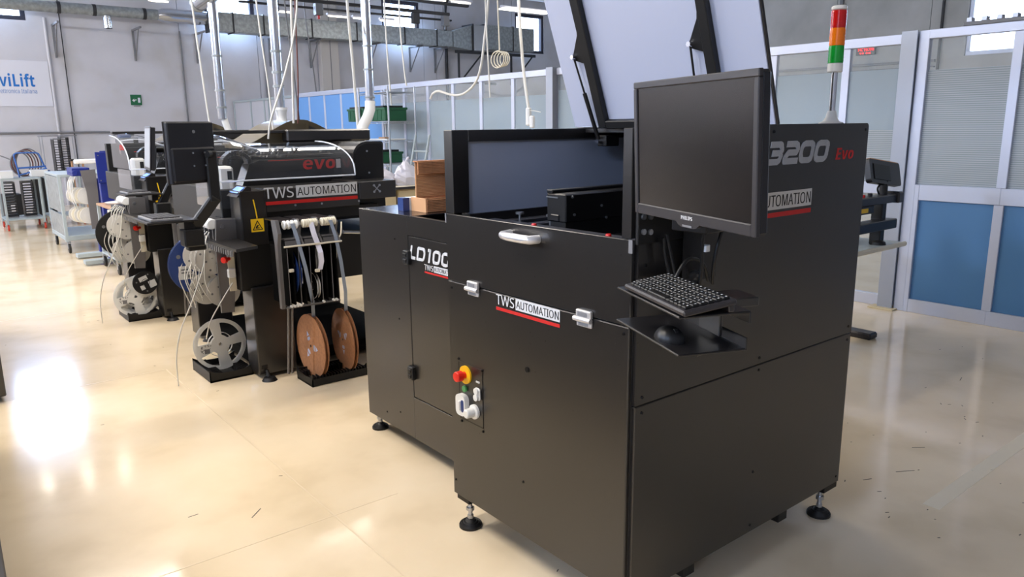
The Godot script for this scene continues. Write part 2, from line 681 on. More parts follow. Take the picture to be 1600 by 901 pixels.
func build_hall() -> void:
	var fl := setting("floor")
	part(fl, "slab", G.new().box(V(-8.3, -0.2, -19.8), V(19.3, 0, 8.3)), mats["floor_epoxy"])
	# fine joints between the floor fields and the old tape line
	for j in [[V(1.236, 0, -5.4), V(1.244, 0.0006, -1.0)], [V(-3, 0, -2.794), V(1.55, 0.0006, -2.786)], [V(-6, 0, -5.404), V(1.24, 0.0006, -5.396)], [V(-6, 0, -7.804), V(1.3, 0.0006, -7.796)]]:
		part(fl, "joint", G.new().box(j[0], j[1]), mats["floor_joint"])
	part(fl, "tape_line", G.new().box(V(3.25, 0, -1.235), V(6.4, 0.0006, -1.165)), mats["floor_tape"])
	var rng := RandomNumberGenerator.new()
	rng.seed = 77
	var sc := G.new()
	for k in 170:
		var p := V(rng.randf_range(-1.2, 6.2), 0.0004, rng.randf_range(-8.0, -0.6))
		if k < 45:
			p = V(rng.randf_range(3.0, 5.2), 0.0004, rng.randf_range(-1.9, -0.7))
		var l := rng.randf_range(0.003, 0.012)
		if k % 9 == 0:
			l = rng.randf_range(0.02, 0.05)
		sc.box(V(-l, -0.0004, -0.0022), V(l, 0.0002, 0.0022), 0.0, Transform3D(Basis(Vector3.UP, rng.randf_range(-0.8, 0.8)), p))
	var so := part(fl, "scuff_marks", sc, mats["scuff"])
	so.set_meta("kind", "stuff")
	var ce := setting("ceiling")
	part(ce, "deck", G.new().box(V(-8.3, 6.5, -19.8), V(19.3, 6.8, 8.3)), mats["ceiling_sheet"])
	var wm: Material = mats["wall_paint"]
	panel_wall("wall_back", true, [-8.3, -6.6, -4.1, -1.7, 0.68, 3.13, 5.59, 7.45, 9.05, 9.6, 12.38, 12.81, 15.7, 19.3], BACK_WINDOWS, 3.92, 5.12, 6.5, -19.8, -19.5, wm)
	panel_wall("wall_left", false, [-19.49, -17, -14.5, -12, -9.5, -7, -4.5, -2.2, 0.4, 2.6, 5, 7.99], SIDE_WINDOWS, 3.92, 5.12, 6.5, -8.3, -8.0, wm)
	panel_wall("wall_right", false, [-19.49, -16.5, -13.5, -10.5, -8.2, -4, -1, 2, 5, 7.99], [Vector2(-7.4, -4.4)], 3.05, 5.25, 6.5, 19.0, 19.3, mats["raw_concrete"])
	var front := setting("wall_front")
	part(front, "wall_panel", G.new().box(V(-8.3, 0, 8.0), V(19.3, 6.5, 8.3)), wm)
	var k := 1
	for w in BACK_WINDOWS:
		high_window(k, true, w.x, w.y, 3.92, 5.12, -19.6, mats["window_frame"])
		k += 1
	for w in SIDE_WINDOWS:
		high_window(k, false, w.x, w.y, 3.92, 5.12, -8.1, mats["window_frame"])
		k += 1
	high_window(k, false, -7.4, -4.4, 3.05, 5.25, 19.1, mats["alu"], true)
	# projecting pillar on the back wall
	var pil := setting("trim_1")
	part(pil, "pillar", G.new().box(V(9.07, 0, -19.5), V(9.58, 6.5, -19.3), 0.01), mats["pillar_paint"])
	part(pil, "pillar_groove", G.new().box(V(9.33, 0, -19.31), V(9.35, 6.5, -19.295)), mats["cable_grey"])


func build_partition() -> void:
	# aluminium and glass partition along x = 6.74, from the right of the hall to the back wall
	var root := setting("wall_partition")
	var x0 := 6.74
	var alu: Material = mats["alu"]
	# z of the slim posts (edges on the hall side), and the two heavy galvanised posts
	var posts := [-3.59, -4.32, -5.05, -5.78, -6.51, -8.35, -9.09, -9.81, -10.52, -11.25, -12.0, -12.86, -13.57, -14.29, -15.0, -15.6]
	for z in posts:
		bx(root, "post", V(x0 - 0.02, 0.0, z - 0.035), V(x0 + 0.03, 2.26, z + 0.035), alu)
	for z in [-3.02, -7.5]:
		var g := G.new()
		g.box(V(x0 - 0.10, 0, z - 0.065), V(x0 - 0.088, 2.35, z + 0.065), 0.002)
		g.box(V(x0 + 0.04, 0, z - 0.065), V(x0 + 0.052, 2.35, z + 0.065), 0.002)
		g.box(V(x0 - 0.09, 0, z - 0.006), V(x0 + 0.042, 2.35, z + 0.006))
		part(root, "steel_post", g, mats["galv_beam"])
		part(root, "foot_plate", G.new().box(V(x0 - 0.16, 0, z - 0.12), V(x0 + 0.10, 0.012, z + 0.10), 0.002), mats["beige"])
	# rails of the glazed runs
	for r in [[-7.43, -3.09], [-12.0, -7.57], [-15.6, -12.0]]:
		bx(root, "top_rail", V(x0 - 0.035, 2.255, r[0]), V(x0 + 0.035, 2.335, r[1]), alu)
		bx(root, "mid_rail", V(x0 - 0.03, 1.0, r[0]), V(x0 + 0.03, 1.10, r[1]), alu)
		bx(root, "bottom_rail", V(x0 - 0.03, 0, r[0]), V(x0 + 0.03, 0.10, r[1]), alu)
	var cells := [-3.09, -3.59, -4.32, -5.05, -5.78, -6.51, -7.43]
	for k in cells.size() - 1:
		pane(root, cells[k + 1], cells[k], 2.06, 2.255, "clear_pane")
		if k < 1:
			pane(root, cells[k + 1], cells[k], 1.55, 2.06, "frosted_pane")
			pane(root, cells[k + 1], cells[k], 1.10, 1.55, "striped_pane")
		else:
			pane(root, cells[k + 1], cells[k], 1.10, 2.06, "frosted_pane")
		pane(root, cells[k + 1], cells[k], 0.10, 1.0, "clear_pane")
	cells = [-7.57, -8.35, -9.09, -9.81, -10.52, -11.25, -12.0]
	for k in cells.size() - 1:
		pane(root, cells[k + 1], cells[k], 2.02, 2.255, "clear_pane")
		pane(root, cells[k + 1], cells[k], 1.10, 2.02, "frosted_pane")
		pane(root, cells[k + 1], cells[k], 0.10, 1.0, "frosted_pane")
	cells = [-12.0, -12.86, -13.57, -14.29, -15.0, -15.6]
	for k in cells.size() - 1:
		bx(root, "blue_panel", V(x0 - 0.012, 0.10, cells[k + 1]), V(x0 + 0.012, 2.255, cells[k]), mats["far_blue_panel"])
	# plain pale bays up to the back wall
	for z in [-15.65, -16.4, -17.2, -17.45, -18.3, -19.44]:
		bx(root, "post", V(x0 - 0.03, 0, z - 0.03), V(x0 + 0.03, 2.30, z + 0.03), mats["grey_paint"])
	bx(root, "top_rail", V(x0 - 0.035, 2.26, -19.48), V(x0 + 0.035, 2.31, -15.62), mats["grey_paint"])
	cells = [-15.65, -16.4, -17.2, -18.3, -19.44]
	for k in cells.size() - 1:
		bx(root, "pale_panel", V(x0 - 0.012, 0.0, cells[k + 1]), V(x0 + 0.012, 2.26, cells[k]), mats["pale_panel"])
	# sliding doors at the right end, in front of the line by a hand
	var d := setting("door_1")
	var xd := 6.70
	bx(d, "jamb", V(xd - 0.03, 0, -2.955), V(xd + 0.03, 2.345, -2.87), alu)
	bx(d, "head_rail", V(xd - 0.04, 2.275, -2.87), V(xd + 0.03, 2.345, 0.6), alu)
	for s in [[-2.87, -2.22], [-2.22, -1.45], [-1.45, -0.68], [-0.68, 0.1]]:
		bx(d, "mid_rail", V(xd - 0.035, 0.97, s[0]), V(xd + 0.03, 1.10, s[1]), alu)
		bx(d, "bottom_rail", V(xd - 0.035, 0.0, s[0]), V(xd + 0.03, 0.115, s[1]), alu)
		bx(d, "stile", V(xd - 0.03, 1.10, s[1] - 0.04), V(xd + 0.03, 2.275, s[1] + 0.03), alu)
		bx(d, "stile", V(xd - 0.03, 0.115, s[1] - 0.04), V(xd + 0.03, 0.97, s[1] + 0.03), alu)
		door_pane(d, xd, s[0], s[1] - 0.04, 2.03, 2.275, "clear_pane")
		door_pane(d, xd, s[0], s[1] - 0.04, 1.10, 2.03, "striped_pane")
		bx(d, "blue_panel", V(xd - 0.01, 0.115, s[0]), V(xd + 0.01, 0.97, s[1] - 0.04), mats["blue_panel"])
	bx(d, "lower_jamb", V(xd - 0.038, 0.0, -2.868), V(xd + 0.028, 1.098, -2.83), alu)
	# the little comb of the roller track on the head rail
	bx(d, "roller_track", V(xd - 0.05, 2.345, -2.62), V(xd + 0.03, 2.375, 0.6), mats["cable_grey"])
	var g := G.new()
	for i in 30:
		g.box(V(xd - 0.045, 2.375, -2.60 + i * 0.105), V(xd + 0.02, 2.405, -2.565 + i * 0.105))
	part(d, "track_teeth", g, mats["alu"])


func pane(root: Node3D, z0: float, z1: float, y0: float, y1: float, m: String) -> void:
	bx(root, "pane", V(6.737, y0, z0), V(6.743, y1, z1), mats[m], 0.0)


func door_pane(root: Node3D, x: float, z0: float, z1: float, y0: float, y1: float, m: String) -> void:
	bx(root, "pane", V(x - 0.003, y0, z0), V(x + 0.003, y1, z1), mats[m], 0.0)


# ------------------------------------------------------------------ the printer in front
func ribbon_digit(g: G, ch: String, at: Vector3, right: Vector3, up: Vector3, w: float, h: float, sw: float, lean := 0.25) -> void:
	# wide techno figures with rounded corners, made of one stroke each
	var a := sw / 2
	var r := h * 0.2
	var x1 := w - a
	var y1 := h - a
	var ring := [Vector2(a, a + r), Vector2(a, y1 - r), Vector2(a + r * 0.3, y1 - r * 0.3), Vector2(a + r, y1), Vector2(x1 - r, y1), Vector2(x1 - r * 0.3, y1 - r * 0.3), Vector2(x1, y1 - r), Vector2(x1, a + r), Vector2(x1 - r * 0.3, a + r * 0.3), Vector2(x1 - r, a), Vector2(a + r, a), Vector2(a + r * 0.3, a + r * 0.3)]
	var t := Transform3D(Basis(right, up + right * lean, right.cross(up)), at)
	var m := h / 2
	match ch:
		"0":
			g.stroke(ring, sw, 0, 0.0012, t, true)
		"3":
			g.stroke([Vector2(a, y1), Vector2(x1 - r, y1), ring[5], Vector2(x1, y1 - r), Vector2(x1, m + r * 0.6), Vector2(x1 - r * 0.5, m)], sw, 0, 0.0012, t)
			g.stroke([Vector2(w * 0.3, m), Vector2(x1 - r * 0.4, m), Vector2(x1, m - r * 0.6), Vector2(x1, a + r), ring[8], Vector2(x1 - r, a), Vector2(a, a)], sw, 0, 0.0012, t)
		"2":
			g.stroke([Vector2(a, y1), Vector2(x1 - r, y1), ring[5], Vector2(x1, y1 - r), Vector2(x1, m + r * 0.5), Vector2(x1 - r * 0.4, m), Vector2(a + r, m), Vector2(a, m - r), Vector2(a, a), Vector2(w, a)], sw, 0, 0.0012, t)
		"1":
			g.stroke([Vector2(w * 0.25, y1), Vector2(w * 0.62, y1), Vector2(w * 0.62, 0)], sw, 0, 0.0012, t)
		"L":
			g.stroke([Vector2(a, h), Vector2(a, a + r), ring[11], Vector2(a + r, a), Vector2(w, a)], sw, 0, 0.0012, t)
		"D":
			g.stroke([Vector2(a, y1), ring[4], ring[5], ring[6], ring[7], ring[8], ring[9], Vector2(a, a)], sw, 0, 0.0012, t, true)
		"R":
			g.stroke([Vector2(a, 0), Vector2(a, y1), ring[4], ring[5], ring[6], Vector2(x1, m + r * 0.6), Vector2(x1 - r * 0.5, m), Vector2(a + sw, m)], sw, 0, 0.0012, t)
			g.stroke([Vector2(w * 0.5, m), Vector2(w, 0)], sw, 0, 0.0012, t)
		"S":
			g.stroke([Vector2(w, y1), Vector2(a + r, y1), ring[2], ring[1], Vector2(a, m + r * 0.5), Vector2(a + r * 0.5, m), Vector2(x1 - r * 0.4, m), Vector2(x1, m - r * 0.5), ring[7], ring[8], ring[9], Vector2(0, a)], sw, 0, 0.0012, t)


func build_foot(parent: Node3D, at: Vector3, top: float, r: float) -> void:
	var f := part(parent, "levelling_foot", G.new().lathe([Vector2(0, 0), Vector2(r, 0), Vector2(r, 0.010), Vector2(r * 0.92, 0.016), Vector2(r * 0.86, 0.014), Vector2(r * 0.78, 0.021), Vector2(r * 0.70, 0.019), Vector2(r * 0.6, 0.026), Vector2(r * 0.5, 0.025), Vector2(r * 0.32, 0.034), Vector2(0, 0.036)], Transform3D(Basis.IDENTITY, at), 28), mats["rubber"])
	var g := G.new()
	g.cyl(at + V(0, 0.034, 0), at + V(0, top, 0), 0.009, -1, 12)
	g.cyl(at + V(0, 0.036, 0), at + V(0, 0.052, 0), 0.013, -1, 6)
	g.cyl(at + V(0, top * 0.55, 0), at + V(0, top * 0.55 + 0.014, 0), 0.017, -1, 6)
	part(f, "threaded_stem", g, mats["steel"])


func build_printer() -> void:
	var b := thing("stencil_printer", "large black stencil printer with its white-lined lid open and a red emergency knob", "machine", V(2.25, 0, -1.92))
	var coat: Material = mats["black_coat"]
	var deep: Material = mats["black_deep"]
	var L := V(-1, 0, 0)
	var F := V(0, 0, 1)
	var U := Vector3.UP
	# carcass behind the panels
	bx(b, "carcass", V(1.617, 0.15, -2.398), V(2.89, 1.215, -1.455), deep)
	bx(b, "front_panel", V(1.60, 0.142, -2.402), V(1.615, 1.037, -1.455), coat)
	var door := bx(b, "front_door", V(1.60, 1.041, -2.402), V(1.615, 1.297, -1.452), coat, 0.002)
	bx(b, "side_panel", V(1.617, 0.140, -1.455), V(2.902, 0.789, -1.44), coat)
	var pp := PackedVector2Array([V2(1.617, 0.793), V2(2.902, 0.793)])
	for k in 6:
		pp.append(V2(2.887, 1.601) + Vector2.from_angle(PI / 2 * k / 5.0) * 0.015)
	pp.append(V2(1.617, 1.616))
	part(b, "side_panel", G.new().prism(pp, -1.455, -1.44), coat)
	bx(b, "back_panel", V(2.885, 0.14, -2.40), V(2.90, 1.61, -1.455), coat)
	# far side wall: black frame round a pale inner panel
	var w := part(b, "side_frame", G.new().box(V(1.60, 1.299, -2.402), V(1.675, 1.608, -2.348), 0.002).box(V(1.675, 1.565, -2.402), V(2.885, 1.608, -2.348), 0.002).box(V(1.675, 1.20, -2.402), V(2.885, 1.292, -2.348)).box(V(2.60, 1.292, -2.402), V(2.885, 1.565, -2.348)).box(V(1.675, 1.292, -2.402), V(2.60, 1.565, -2.380)), coat)
	bx(w, "inner_panel", V(1.675, 1.292, -2.380), V(2.60, 1.565, -2.366), mats["inner_panel"], 0.0)
	part(b, "corner_post", G.new().box(V(1.60, 1.30, -1.492), V(1.632, 1.611, -1.456), 0.002), coat)
	# rear roof and its front edge where the lid hinges
	bx(b, "rear_hood", V(2.285, 1.588, -2.402), V(2.90, 1.61, -1.456), coat)
	bx(b, "hood_front", V(2.575, 1.215, -2.345), V(2.60, 1.588, -1.456), deep)
	part(b, "hinge_rod", G.new().cyl(V(2.28, 1.613, -2.39), V(2.28, 1.613, -1.46), 0.006, -1, 10), mats["steel"])
	# inside the opening: rails, adjusting screws, the squeegee gantry
	bx(b, "deck_plate", V(1.617, 1.215, -2.345), V(2.58, 1.225, -1.456), deep)
	for r in [[V(1.625, 1.262, -2.34), V(1.66, 1.284, -1.50)], [V(1.72, 1.255, -2.30), V(1.76, 1.275, -1.52)], [V(1.80, 1.245, -2.33), V(2.55, 1.262, -2.28)], [V(1.77, 1.250, -2.16), V(2.55, 1.266, -2.12)]]:
		bx(b, "frame_rail", r[0], r[1], mats["rail_grey"])
	for p in [V(1.80, 1.262, -2.20), V(1.83, 1.262, -2.06), V(1.78, 1.225, -1.70)]:
		part(b, "adjusting_screw", G.new().cyl(p, p + V(0, 0.035, 0), 0.005, -1, 10).cyl(p + V(0, 0.033, 0), p + V(0, 0.041, 0), 0.016, -1, 16), mats["steel"])
	var ga := part(b, "gantry_beam", G.new().box(V(1.79, 1.285, -2.035), V(2.56, 1.385, -1.935), 0.004).box(V(1.795, 1.225, -2.02), V(2.55, 1.285, -1.94)).box(V(1.79, 1.385, -2.035), V(2.56, 1.397, -2.005), 0.002), mats["black_plastic"])
	bx(ga, "end_strip", V(1.786, 1.370, -2.033), V(1.795, 1.374, -1.972), mats["steel"], 0.0)
	bx(ga, "end_cover", V(1.785, 1.288, -2.012), V(1.792, 1.312, -1.967), mats["black_satin"])
	for p in [V(1.83, 1.312, -1.934), V(1.82, 1.375, -1.934), V(1.965, 1.335, -1.934), V(1.99, 1.29, -1.934)]:
		part(ga, "bolt", G.new().cyl(p, p + V(0, 0, 0.004), 0.005, -1, 10), mats["steel"])
	for z in [-1.908, -1.565]:
		part(door, "hinge_cap", G.new().cyl(V(1.622, 1.284, z), V(1.622, 1.302, z), 0.012, 0.008, 14), mats["signal_red"])
	# things on the front door
	var hd := G.new()
	hd.tube([V(1.60, 1.260, -2.006), V(1.572, 1.259, -2.006), V(1.558, 1.2585, -1.998), V(1.556, 1.258, -1.975), V(1.556, 1.257, -1.89), V(1.558, 1.2565, -1.868), V(1.572, 1.256, -1.860), V(1.60, 1.256, -1.860)], 0.0145, 14)
	part(door, "handle", hd, mats["handle_metal"])
	for z in [-2.225, -1.636]:
		var c := part(door, "catch", G.new().box(V(1.586, 1.034, z - 0.033), V(1.6005, 1.059, z + 0.033), 0.003).box(V(1.590, 1.005, z - 0.033), V(1.6005, 1.024, z + 0.033), 0.003).cyl(V(1.588, 1.029, z - 0.040), V(1.588, 1.029, z + 0.034), 0.0085, -1, 14), mats["alloy_catch"])
		bx(c, "recess", V(1.5850, 1.040, z - 0.022), V(1.5865, 1.053, z + 0.018), mats["cable_grey"], 0.0)
		bx(c, "recess", V(1.5890, 1.009, z - 0.022), V(1.5905, 1.018, z + 0.020), mats["cable_grey"], 0.0)
	bx(door, "corner_plate", V(1.597, 1.259, -1.461), V(1.601, 1.298, -1.4465), mats["cable_grey"], 0.0)
	bx(door, "corner_plate", V(1.597, 1.262, -2.404), V(1.601, 1.298, -2.397), mats["cable_grey"], 0.0)
	maker_plate(b, V(1.5995, 0.981, -2.092), F, U, 0.338, mats["print_white"], mats["print_dark"], mats["print_red"])
	# control plate, lower left
	var cp := bx(b, "control_plate", V(1.5975, 0.493, -2.338), V(1.6005, 0.724, -2.186), coat, 0.0)
	bx(cp, "plate_joint", V(1.5970, 0.496, -2.340), V(1.5995, 0.722, -2.336), mats["black_deep"], 0.0)
	bx(cp, "plate_joint", V(1.5970, 0.490, -2.338), V(1.5995, 0.494, -2.186), mats["black_deep"], 0.0)
	part(cp, "warning_disc", G.new().cyl(V(1.598, 0.681, -2.290), V(1.590, 0.681, -2.290), 0.036, -1, 28), mats["signal_yellow"])
	part(cp, "emergency_button", G.new().lathe([V2(0, 0), V2(0.014, 0), V2(0.014, 0.012), V2(0.0205, 0.016), V2(0.0205, 0.038), V2(0.018, 0.042), V2(0, 0.043)], Transform3D(Basis(F, L, U), V(1.59, 0.681, -2.290)), 24), mats["signal_red"])
	part(cp, "push_button", G.new().cyl(V(1.598, 0.622, -2.297), V(1.588, 0.622, -2.297), 0.013, -1, 20, true, 0.002), mats["signal_green"])
	bx(cp, "key_plate", V(1.594, 0.668, -2.222), V(1.598, 0.674, -2.200), mats["print_white"], 0.0)
	part(cp, "rocker_switch", G.new().box(V(1.584, 0.600, -2.224), V(1.598, 0.650, -2.192), 0.006).cyl(V(1.586, 0.638, -2.208), V(1.580, 0.638, -2.208), 0.013, -1, 18).cyl(V(1.586, 0.613, -2.208), V(1.578, 0.613, -2.208), 0.013, -1, 18), mats["white_plastic"])
	part(cp, "socket_shroud", G.new().prism(rrect(0.062, 0.085, 0.02), 0.0, 0.022, facing(V(1.598, 0.556, -2.306), F, U)).box(V(1.568, 0.536, -2.312), V(1.578, 0.576, -2.300), 0.003), mats["white_plastic"])
	part(cp, "shroud_slot", G.new().prism(rrect(0.016, 0.05, 0.007), 0.0, 0.0015, facing(V(1.576, 0.556, -2.290), F, U)), mats["reel_blue"])
	part(cp, "rotary_knob", G.new().lathe([V2(0, 0), V2(0.029, 0), V2(0.029, 0.010), V2(0.020, 0.014), V2(0.018, 0.044), V2(0.014, 0.048), V2(0, 0.048)], Transform3D(Basis(F, L, U), V(1.598, 0.546, -2.235)), 24), mats["white_plastic"])
	for p in [V(1.598, 0.733, -2.340), V(1.598, 0.722, -2.186), V(1.598, 0.478, -2.330), V(1.598, 0.478, -2.188), V(1.60, 1.012, -2.375), V(1.60, 0.205, -2.385), V(1.60, 1.015, -1.475), V(1.60, 0.205, -1.475), V(1.60, 0.36, -1.95)]:
		screw(b, p, L, 0.0055)
	part(b, "round_lock", G.new().cyl(V(1.601, 0.793, -1.922), V(1.597, 0.793, -1.922), 0.010, -1, 18).box(V(1.5955, 0.791, -1.928), V(1.5975, 0.795, -1.916)), mats["screw"])
	# side panel: big name, maker's plate, screws
	var g := G.new()
	var x := 2.028
	for ch in ["S", "R", "3", "2", "0", "0"]:
		ribbon_digit(g, ch, V(x, 1.482, -1.4398), V(1, 0, 0), U, 0.092, 0.078, 0.021)
		x += 0.0975
	part(b, "lettering", g, mats["print_grey"])
	letters(b, "lettering", "Evo", fonts("Droid Sans", true), V(2.672, 1.486, -1.4398), V(1, 0, 0), U, 0.125, 0.042, mats["print_red"], 0.001, 0.22)
	maker_plate(b, V(2.040, 1.312, -1.4398), V(1, 0, 0), U, 0.485, mats["print_white"], mats["print_dark"], mats["print_red"])
	for p in [V2(1.648, 0.815), V2(1.648, 0.766), V2(1.648, 1.22), V2(2.262, 0.382), V2(2.262, 0.170), V2(2.877, 0.170), V2(2.266, 1.592), V2(2.879, 1.592), V2(2.260, 0.815), V2(2.260, 0.770), V2(2.874, 0.82), V2(2.874, 0.765), V2(1.648, 0.17)]:
		screw(b, V(p.x, p.y, -1.44), F)
	# underneath: brackets, feet, pockets for the pallet truck
	for p in [[1.66, -2.345], [2.83, -2.345], [1.66, -1.475], [2.845, -1.475]]:
		bx(b, "foot_bracket", V(p[0] - 0.05, 0.115, p[1] - 0.05), V(p[0] + 0.05, 0.142, p[1] + 0.033), deep)
		build_foot(b, V(p[0] - 0.02, 0, p[1]), 0.13, 0.048)
	for xx in [1.94, 2.52]:
		bx(b, "lifting_bar", V(xx - 0.03, 0.085, -2.38), V(xx + 0.03, 0.14, -1.46), deep)
	# raised lid: white inside, black tubes, gas springs
	var ang := deg_to_rad(109.6)
	var u := V(cos(ang), sin(ang), 0)
	var o := V(2.28, 1.612, -1.92)
	var inward := V(-sin(ang), cos(ang), 0)
	var t := Transform3D(Basis(u, inward, V(0, 0, -1) * -1.0), o)
	# local axes: x up the lid, y towards the inside, z along the hall
	var lid := part(b, "lid", G.new().box(V(0.0, -0.016, -0.483), V(0.70, 0.0, 0.483), 0.002, t), coat)
	part(lid, "lining", G.new().box(V(0.004, 0.0, -0.479), V(0.696, 0.006, 0.479), 0.001, t), mats["white_sheet"])
	part(lid, "tube_frame", G.new().box(V(0.008, 0.006, -0.312), V(0.69, 0.034, -0.268), 0.003, t).box(V(0.008, 0.006, 0.262), V(0.69, 0.034, 0.302), 0.003, t).box(V(0.004, 0.006, -0.27), V(0.036, 0.034, 0.264), 0.003, t), deep)
	for s in [[-0.318, -0.375], [0.256, 0.20]]:
		var poly := PackedVector2Array([V2(0.27, s[0]), V2(0.40, s[0]), V2(0.38, s[0] - 0.004), V2(0.315, s[1] + 0.012), V2(0.30, s[1]), V2(0.284, s[1] + 0.012)])
		part(lid, "strut_bracket", G.new().prism(poly, 0.0, 0.008, t * Transform3D(Basis(V(1, 0, 0), V(0, 0, 1), V(0, -1, 0)), V(0, 0.024, 0))), deep)
	for s in [[-0.362, -2.252], [0.213, -1.73]]:
		var hi: Vector3 = t * V(0.30, 0.03, s[0])
		var lo := V(2.269, 1.556, s[1])
		part(b, "gas_spring", G.new().cyl(lo, lo.lerp(hi, 0.58), 0.0085, -1, 12).cyl(lo.lerp(hi, 0.58), hi, 0.004, -1, 10), mats["black_plastic"])
		part(b, "ball_joint", G.new().cyl(hi - V(0.012, 0, 0), hi + V(0.012, 0, 0), 0.009, -1, 14), mats["chrome"])
		part(b, "ball_joint", G.new().cyl(lo - V(0.012, 0, 0.0), lo + V(0.03, 0, 0), 0.010, -1, 14), mats["chrome"])
		bx(b, "spring_mount", lo + V(0.01, -0.022, -0.02), lo + V(0.09, 0.022, 0.03), deep)


func V2(x: float, y: float) -> Vector2:
	return Vector2(x, y)


func build_loader() -> void:
	var b := thing("board_loader", "low black board loader with a hinged front door, left of the large printer", "machine", V(2.2, 0, -2.99))
	var coat: Material = mats["black_coat"]
	var deep: Material = mats["black_deep"]
	var U := Vector3.UP
	var F := V(0, 0, 1)
	var zl := -3.562
	var zr := -2.425
	bx(b, "carcass", V(1.845, 0.095, zl + 0.01), V(2.58, 1.0, zr), deep)
	# the front: fixed panel with a door let into it
	part(b, "front_panel", G.new().box(V(1.83, 0.088, zl), V(1.845, 1.208, -3.0805), 0.002).box(V(1.83, 1.1205, -3.0805), V(1.845, 1.208, zr), 0.001).box(V(1.83, 0.088, -3.0805), V(1.845, 0.309, zr), 0.001), coat)
	var door := bx(b, "door", V(1.831, 0.313, -3.0765), V(1.845, 1.1165, zr - 0.02), coat, 0.002)
	for y in [1.015, 0.44]:
		part(b, "hinge", G.new().box(V(1.808, y - 0.034, -3.098), V(1.832, y + 0.034, -3.052), 0.004).box(V(1.803, y - 0.022, -3.088), V(1.81, y - 0.006, -3.062), 0.002).box(V(1.803, y + 0.006, -3.088), V(1.81, y + 0.022, -3.062), 0.002), mats["black_deep"])
	bx(b, "side_panel", V(1.845, 0.088, zl), V(2.58, 1.205, zl + 0.012), coat)
	bx(b, "back_panel", V(2.568, 0.088, zl), V(2.58, 1.205, zr), coat)
	bx(b, "side_panel", V(1.845, 0.088, zr - 0.012), V(2.58, 1.19, zr), coat)
	var top := bx(b, "top_plate", V(1.83, 1.205, zl), V(2.58, 1.213, -3.05), mats["black_gloss"], 0.002)
	top.name = "top_plate"
	bx(b, "top_lip", V(1.83, 1.206, -3.05), V(1.852, 1.213, zr), mats["black_satin"], 0.001)
	bx(b, "top_plate", V(2.34, 1.205, -3.05), V(2.58, 1.213, zr), mats["black_satin"], 0.002)
	var g := G.new()
	var z := -3.066
	for c in [["L", 0.05], ["D", 0.07], ["1", 0.042], ["0", 0.062], ["0", 0.062], ["0", 0.062]]:
		var ww: float = c[1]
		ribbon_digit(g, c[0], V(1.8300, 1.010, z), F, U, ww, 0.066, 0.014)
		z += ww + 0.011
	part(door, "lettering", g, mats["print_white"])
	maker_plate(door, V(1.8305, 0.962, -2.937), F, U, 0.24, mats["print_white"], mats["print_dark"], mats["print_red"])
	for p in [[1.09, -3.20], [0.69, -3.19], [0.15, -3.36], [0.19, -3.22]]:
		screw(b, V(1.83, p[0], p[1]), V(-1, 0, 0), 0.0055)
	for p in [[1.868, -3.515], [2.53, -3.515], [1.868, -2.52], [2.53, -2.52]]:
		build_foot(b, V(p[0], 0, p[1]), 0.095, 0.045)
	bx(b, "base_channel", V(1.90, 0.055, -3.30), V(2.5, 0.088, -3.24), deep)
	# on top: open corrugated box and a small blue carton
	var k := thing("corrugated_box", "open ribbed cardboard box with its lid standing up, on the low loader", "box", V(2.1, 1.213, -3.18))
	var card: Material = mats["cardboard"]
	part(k, "tray", G.new().box(V(1.962, 1.213, -3.115), V(2.30, 1.283, -3.109), 0.001).box(V(1.962, 1.213, -3.245), V(2.30, 1.278, -3.239), 0.001).box(V(1.968, 1.213, -3.239), V(2.30, 1.218, -3.115)), card)
	bx(k, "end_panel", V(1.957, 1.213, -3.245), V(1.963, 1.282, -3.110), mats["cardboard_pale"], 0.001)
	bx(k, "end_panel", V(2.297, 1.213, -3.245), V(2.303, 1.282, -3.110), mats["cardboard_pale"], 0.001)
	var lid := bx(k, "lid_panel", V(1.985, 1.278, -3.247), V(2.30, 1.455, -3.241), mats["cardboard_pale"], 0.001)
	for i in 16:
		part(lid, "flute", G.new().cyl(V(1.987, 1.282 + i * 0.0071, -3.241), V(2.298, 1.282 + i * 0.0071, -3.241), 0.0033, -1, 6), mats["cardboard_pale"])
	var fp := bx(k, "lid_flap", V(1.975, 1.392, -3.205), V(2.30, 1.458, -3.199), card, 0.001)
	bx(k, "lid_top", V(1.975, 1.452, -3.247), V(2.30, 1.458, -3.200), card, 0.001)
	for i in 8:
		part(fp, "flute", G.new().cyl(V(1.977, 1.397 + i * 0.0076, -3.199), V(2.298, 1.397 + i * 0.0076, -3.199), 0.0033, -1, 6), card)
		part(k, "flute", G.new().cyl(V(1.964, 1.218 + i * 0.0078, -3.109), V(2.298, 1.218 + i * 0.0078, -3.109), 0.0033, -1, 6), card)
	var c2 := thing("blue_carton", "small blue and white carton on the loader top, left of the ribbed box", "box", V(1.95, 1.213, -3.28))
	part(c2, "carton", G.new().box(V(1.915, 1.213, -3.305), V(1.952, 1.278, -3.252), 0.001), mats["reel_blue"])
	bx(c2, "sleeve", V(1.952, 1.213, -3.305), V(2.05, 1.278, -3.252), mats["white_plastic"], 0.001)


